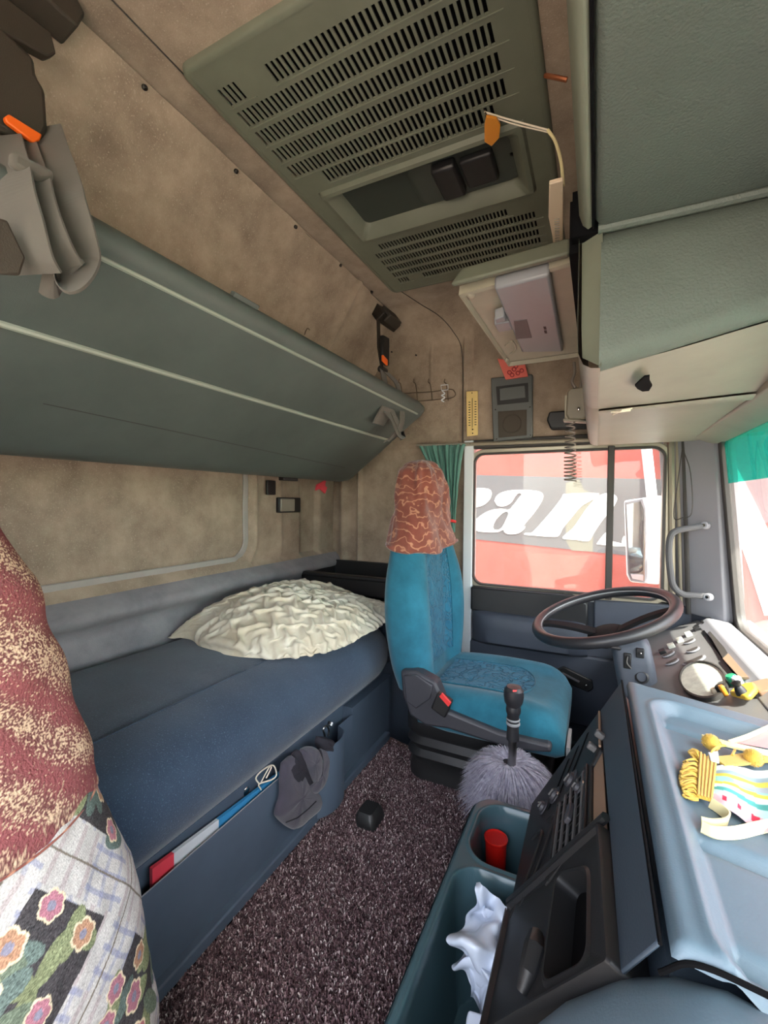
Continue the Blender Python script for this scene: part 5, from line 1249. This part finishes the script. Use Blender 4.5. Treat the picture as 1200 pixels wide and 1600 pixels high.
# CB microphone
MX = 1.60
def Q(px, py, y=MX): return at(px, py, Y=y)
mc = thing('handheld_microphone', 'olive grey radio hand microphone hanging from the overhead console', 'microphone', Q(898,632))
MB().prism([Q(891,606), Q(912,604), Q(919,614), Q(918,650), Q(912,656), Q(889,655), Q(884,648), Q(886,612)], (0,.03,0)).build('body', M['micp'], mc, bevel=.006)
MB().prism([Q(882,617,1.61), Q(887,617,1.61), Q(888,657,1.61), Q(882,654,1.61)], (0,.02,0)).build('talk_bar', M['beige'], mc, bevel=.003)
MB().ball(Q(904,639,1.597), .005,.003,.007,10,8).build('emblem', M['chrome'], mc)
MB().prism([Q(880,654,1.60), Q(916,657,1.60), Q(916,660,1.60), Q(880,658,1.60)], (0,.03,0)).build('base_clip', M['micp'], mc, bevel=.001)
def coil(p0, p1, turns, r0, r1, name, par):
    P = []; ax = (p1-p0); n = turns*14; u_ = V(1,0,0); w_ = V(0,1,0)
    for k in range(n+1):
        t = k/n; r = r0+(r1-r0)*t; th2 = 2*math.pi*turns*t; P.append(p0+ax*(t**1.0)+u_*r*math.cos(th2)+w_*r*math.sin(th2))
    return MB().tube(P, .0026, 6).build(name, M['cord'], par)
coil(Q(891,660), Q(891,712), 6, .013, .017, 'coiled_cord', mc); coil(Q(891,712), Q(891,752), 7, .018, .018, 'coiled_cord', mc)
cd = MB().tube(arc([Q(897,566), Q(898,582), Q(894,596), Q(899,606)], 5), .005, 6).tube(arc([Q(906,566), Q(908,585), Q(907,606)], 5), .0035, 6); cd.build('hanging_cord', M['cord'], mc)
tag(MB().prism([at(858,643,Y=1.86), at(885,641,Y=1.86), at(930,645,Y=1.86), at(930,668,Y=1.86), at(860,670,Y=1.86), at(854,656,Y=1.86)], (0,.05,0)).build('microphone_holder', M['black'], bevel=.006), 'black holder block on the side wall behind the microphone', 'holder')

# curtain
ct = thing('curtain', 'green pleated curtain gathered at the rear edge of the driver window', 'curtain', (-.6, 1.87, .8))
rows = []; nu, nv = 120, 50
for j in range(nv):
    v = j/(nv-1); r = []
    zt_ = 1.150-.0*v; z = 1.150-.36*v
    xl = -.735+.165*v**.9; xr = -.515-.048*v**.55
    for i in range(nu):
        u = i/(nu-1); x = xl+(xr-xl)*u; amp = .014*(1-.35*v)
        ph = u*2*math.pi*11+1.2*math.sin(u*9)+v*1.5
        r.append(V(x+.003*math.sin(ph*1.3), 1.868+amp*math.sin(ph)*(.6+.4*math.sin(u*23))+.006*noise.noise(V(u*8,v*5,2)), z-.03*u*v))
    rows.append(r)
MB().grid(rows).build('cloth', M['curtain'], ct, ang=80)
MB().tube([V(-.745,1.868,1.156), V(-.50,1.868,1.150)], .0045, 8).build('curtain_rail', M['lockpl'], ct)
MB().tube(arc([V(-.60,1.85,.80), V(-.575,1.84,.815), V(-.555,1.86,.81)], 4), .007, 8).build('tie', M['redbtn'], ct)

# ================================================================== OUTSIDE
# mirror
mi = thing('wing_mirror', 'white truck wing mirror outside the driver window', 'mirror', (.2,2.3,.7))
q = [at(a_, b_, Y=2.28) for a_, b_ in ((976,782),(1012,777),(1036,782),(1042,800),(1040,900),(1030,914),(985,910),(980,900))]
MB().prism(q, (0,.06,0)).build('housing', M['white'], mi, bevel=.01)
q = [at(a_, b_, Y=2.275) for a_, b_ in ((976,785),(1004,779),(1009,795),(1012,850),(1012,912),(986,908),(981,896))]
MB().prism(q, (0,.01,0)).build('rim', M['pillar'], mi, bevel=.002)
q = [at(a_, b_, Y=2.268) for a_, b_ in ((979,789),(1001,783),(1006,797),(1008,850),(1007,908),(988,904),(984,894))]
MB().prism(q, (0,.003,0)).build('mirror_glass', M['mglass'], mi, smooth=False)
MB().tube([at(1010,700,Y=2.36), at(1020,790,Y=2.36)], .022, 12).build('arm', M['white'], mi)
MB().tube([at(1022,780,Y=2.36), V(.36,2.20,.90), V(.40,1.95,.88)], .018, 10).build('arm', M['white'], mi)
# trailer of the truck standing alongside
tdir = V(1.205,-.30,-.045).normalized(); tA = V(-.846,3.3,1.103)
def TR(px, py, off=0):
    n_ = V(tdir.y, -tdir.x, 0).normalized()*1.0; n_ = V(-abs(tdir.y),-tdir.x,0).normalized(); return atp(px, py, tA+n_*off, n_)
tn = V(-abs(tdir.y),-tdir.x,0).normalized(); tperp = V(tdir.x, tdir.y, 0).normalized()
tl = thing('trailer', 'red trailer with a grey band and white italic lettering parked alongside', 'trailer', tA+V(0,.5,GZ-1.1))
def trp(s, z, off=0): return tA+tperp*s+V(0,0,z-1.103)+tn*off
sl_top = -.066/1.24; sl_bot = -.032/.95
def band(s): return 1.103+sl_top*s, .612+sl_bot*s
s0, s1 = -5.0, 1.32
MB().prism([trp(s0,GZ+.9), trp(s1,GZ+.9), trp(s1,2.6), trp(s0,2.6)], -tn*2.2).build('body', M['tred'], tl, smooth=False)
MB().prism([trp(s0,band(s0)[1],.004), trp(s1,band(s1)[1],.004), trp(s1,band(s1)[0],.004), trp(s0,band(s0)[0],.004)], -tn*.003).build('painted_band', M['tdark'], tl, smooth=False)
for k in range(3):
    s_ = s0+.8+k*1.9; MB().lathe([(.001,-.12),(.30,-.12),(.42,-.10),(.42,.10),(.30,.12),(.001,.12)], trp(s_, GZ+.45, -.3), tn, 32).build('wheel', M['black'], tl)
def glyph(outer, holes, name, off=.006):
    cu_ = bpy.data.curves.new(name, 'CURVE'); cu_.dimensions = '2D'; cu_.fill_mode = 'BOTH'; cu_.extrude = .002
    o3 = trp(0, 1.103, off); ex, ez = tperp, V(0,0,1)
    for pts in [outer]+holes:
        P = arc([V(a_, b_, 0) for a_, b_ in pts]+[V(*pts[0], 0)], 6)[:-1]
        sp_ = cu_.splines.new('POLY'); sp_.points.add(len(P)-1); sp_.use_cyclic_u = True
        for i, p in enumerate(P):
            q_ = TR(p.x, p.y, off)-o3; sp_.points[i].co = (q_.dot(ex)*SC, q_.z*SC, 0, 1)
    tmp = bpy.data.objects.new(name, cu_); COL.objects.link(tmp)
    dg = bpy.context.evaluated_depsgraph_get(); me = bpy.data.meshes.new_from_object(tmp.evaluated_get(dg)); bpy.data.objects.remove(tmp)
    o = bpy.data.objects.new(name, me); COL.objects.link(o); me.materials.clear(); me.materials.append(M['twhite'])
    Mx = Matrix((ex, ez, -tn)).transposed().to_4x4() if False else Matrix(((ex.x,ez.x,tn.x,0),(ex.y,ez.y,tn.y,0),(ex.z,ez.z,tn.z,0),(0,0,0,1)))
    o.parent = tl; o.matrix_local = Matrix.Translation(o3*SC-Vector(OFF[tl.name])) @ Mx
    return o
def z1(pts): return [(730+a_*330/1200, 700+b_*250/909) for a_, b_ in pts]
glyph(z1([(-30,240),(30,232),(85,228),(125,235),(138,255),(130,290),(100,320),(60,335),(20,338),(-40,335)]), [], 'letter_r')
glyph(z1([(155,300),(170,270),(210,248),(280,238),(360,240),(415,250),(432,272),(420,310),(380,370),(330,430),(318,452),(330,445),(322,462),(290,485),(240,490),(212,478),(205,465),(170,478),(110,478),(60,472),(40,450),(42,420),(75,385),(130,355),(190,345),(235,350),(262,325),(300,275),(310,262),(290,258),(270,280),(250,310),(215,330),(175,328)]),
      [z1([(228,360),(205,368),(170,400),(150,435),(150,460),(175,465),(198,450),(220,410),(234,375)])], 'letter_a')
glyph(z1([(545,262),(640,256),(745,258),(725,285),(690,306),(645,335),(590,400),(545,455),(518,500),(470,504),(400,499),(328,492),(335,482),(370,478),(430,415),(490,345),(535,285)]), [], 'letter_n')
glyph(z1([(700,318),(735,280),(775,260),(810,257),(845,272),(850,300),(820,350),(770,410),(722,480),(690,528),(620,522),(542,511),(600,455),(640,400),(670,355)]), [], 'letter_n')
glyph(z1([(735,545),(760,510),(790,480),(830,470),(800,505),(830,530),(870,540),(900,555),(880,558),(820,556)]), [], 'letter_s')
glyph(z1([(900,330),(960,300),(1060,285),(1130,292),(1150,330),(1120,390),(1080,370),(1100,320),(1060,300),(1000,320),(960,370),(1010,430),(1040,500),(1000,550),(930,560),(880,550),(890,500),(920,520),(960,500),(950,450),(905,400)]), [], 'letter_s')
# patch where the lettering was scraped: lighter rough plate
MB().prism([TR(884,755,.0045), TR(905,748,.0045), TR(912,765,.0045), TR(928,772,.0045), TR(926,862,.0045), TR(893,860,.0045), TR(884,845,.0045)], -tn*.002).build('repair_patch', mat('repair_tape', lin(108,108,94), .7), tl, smooth=False, label='pale repair tape under the lettering')
# front vehicle seen through the windscreen: red body with a grey band and a curved pale stripe
fvh = thing('red_truck_cab', 'red and grey truck front seen through the windscreen', 'truck', (2.6,3.0,GZ))
p1 = at(1085,840,Y=2.75); p2 = at(1300,800,Y=2.62)
ed = (p2-p1); ed.z = 0; ed.normalize(); en = V(ed.y,-ed.x,0)
if en.y > 0: en = -en
def FV(px, py, off=0): return atp(px, py, V(p1.x,p1.y,0)+en*off, en)
q = [FV(1085,1700), FV(1085,560), FV(1420,560), FV(1420,1700)]
zlo = GZ+.3
def fvp(s, z, off=0): return V(p1.x,p1.y,0)+ed*s+V(0,0,z)+en*off
MB().prism([fvp(0,zlo), fvp(3.0,zlo), fvp(3.0,2.3), fvp(0,2.3)], -en*.6).build('body', M['tred'], fvh, smooth=False)
b1, b2, b3, b4 = FV(1085,857,.004), FV(1260,795,.004), FV(1260,560,.004), FV(1085,690,.004)
MB().prism([b1,b2,b3,b4], -en*.003).build('painted_band', mat('band_mauve', lin(122,98,102), .6, var=.15, vs_=3), fvh, smooth=False)
st = MB().ribbon(arc([FV(1108,705,.008), FV(1135,750,.008), FV(1165,810,.008), FV(1190,870,.008), FV(1220,960,.008)], 8), ed, .12, .004)
st.build('curved_stripe', M['twhite'], fvh)
for s_ in (.7, 2.3): MB().lathe([(.001,-.12),(.30,-.12),(.42,-.10),(.42,.10),(.30,.12),(.001,.12)], fvp(s_, GZ+.42, -.16), en, 32).build('wheel', M['black'], fvh)
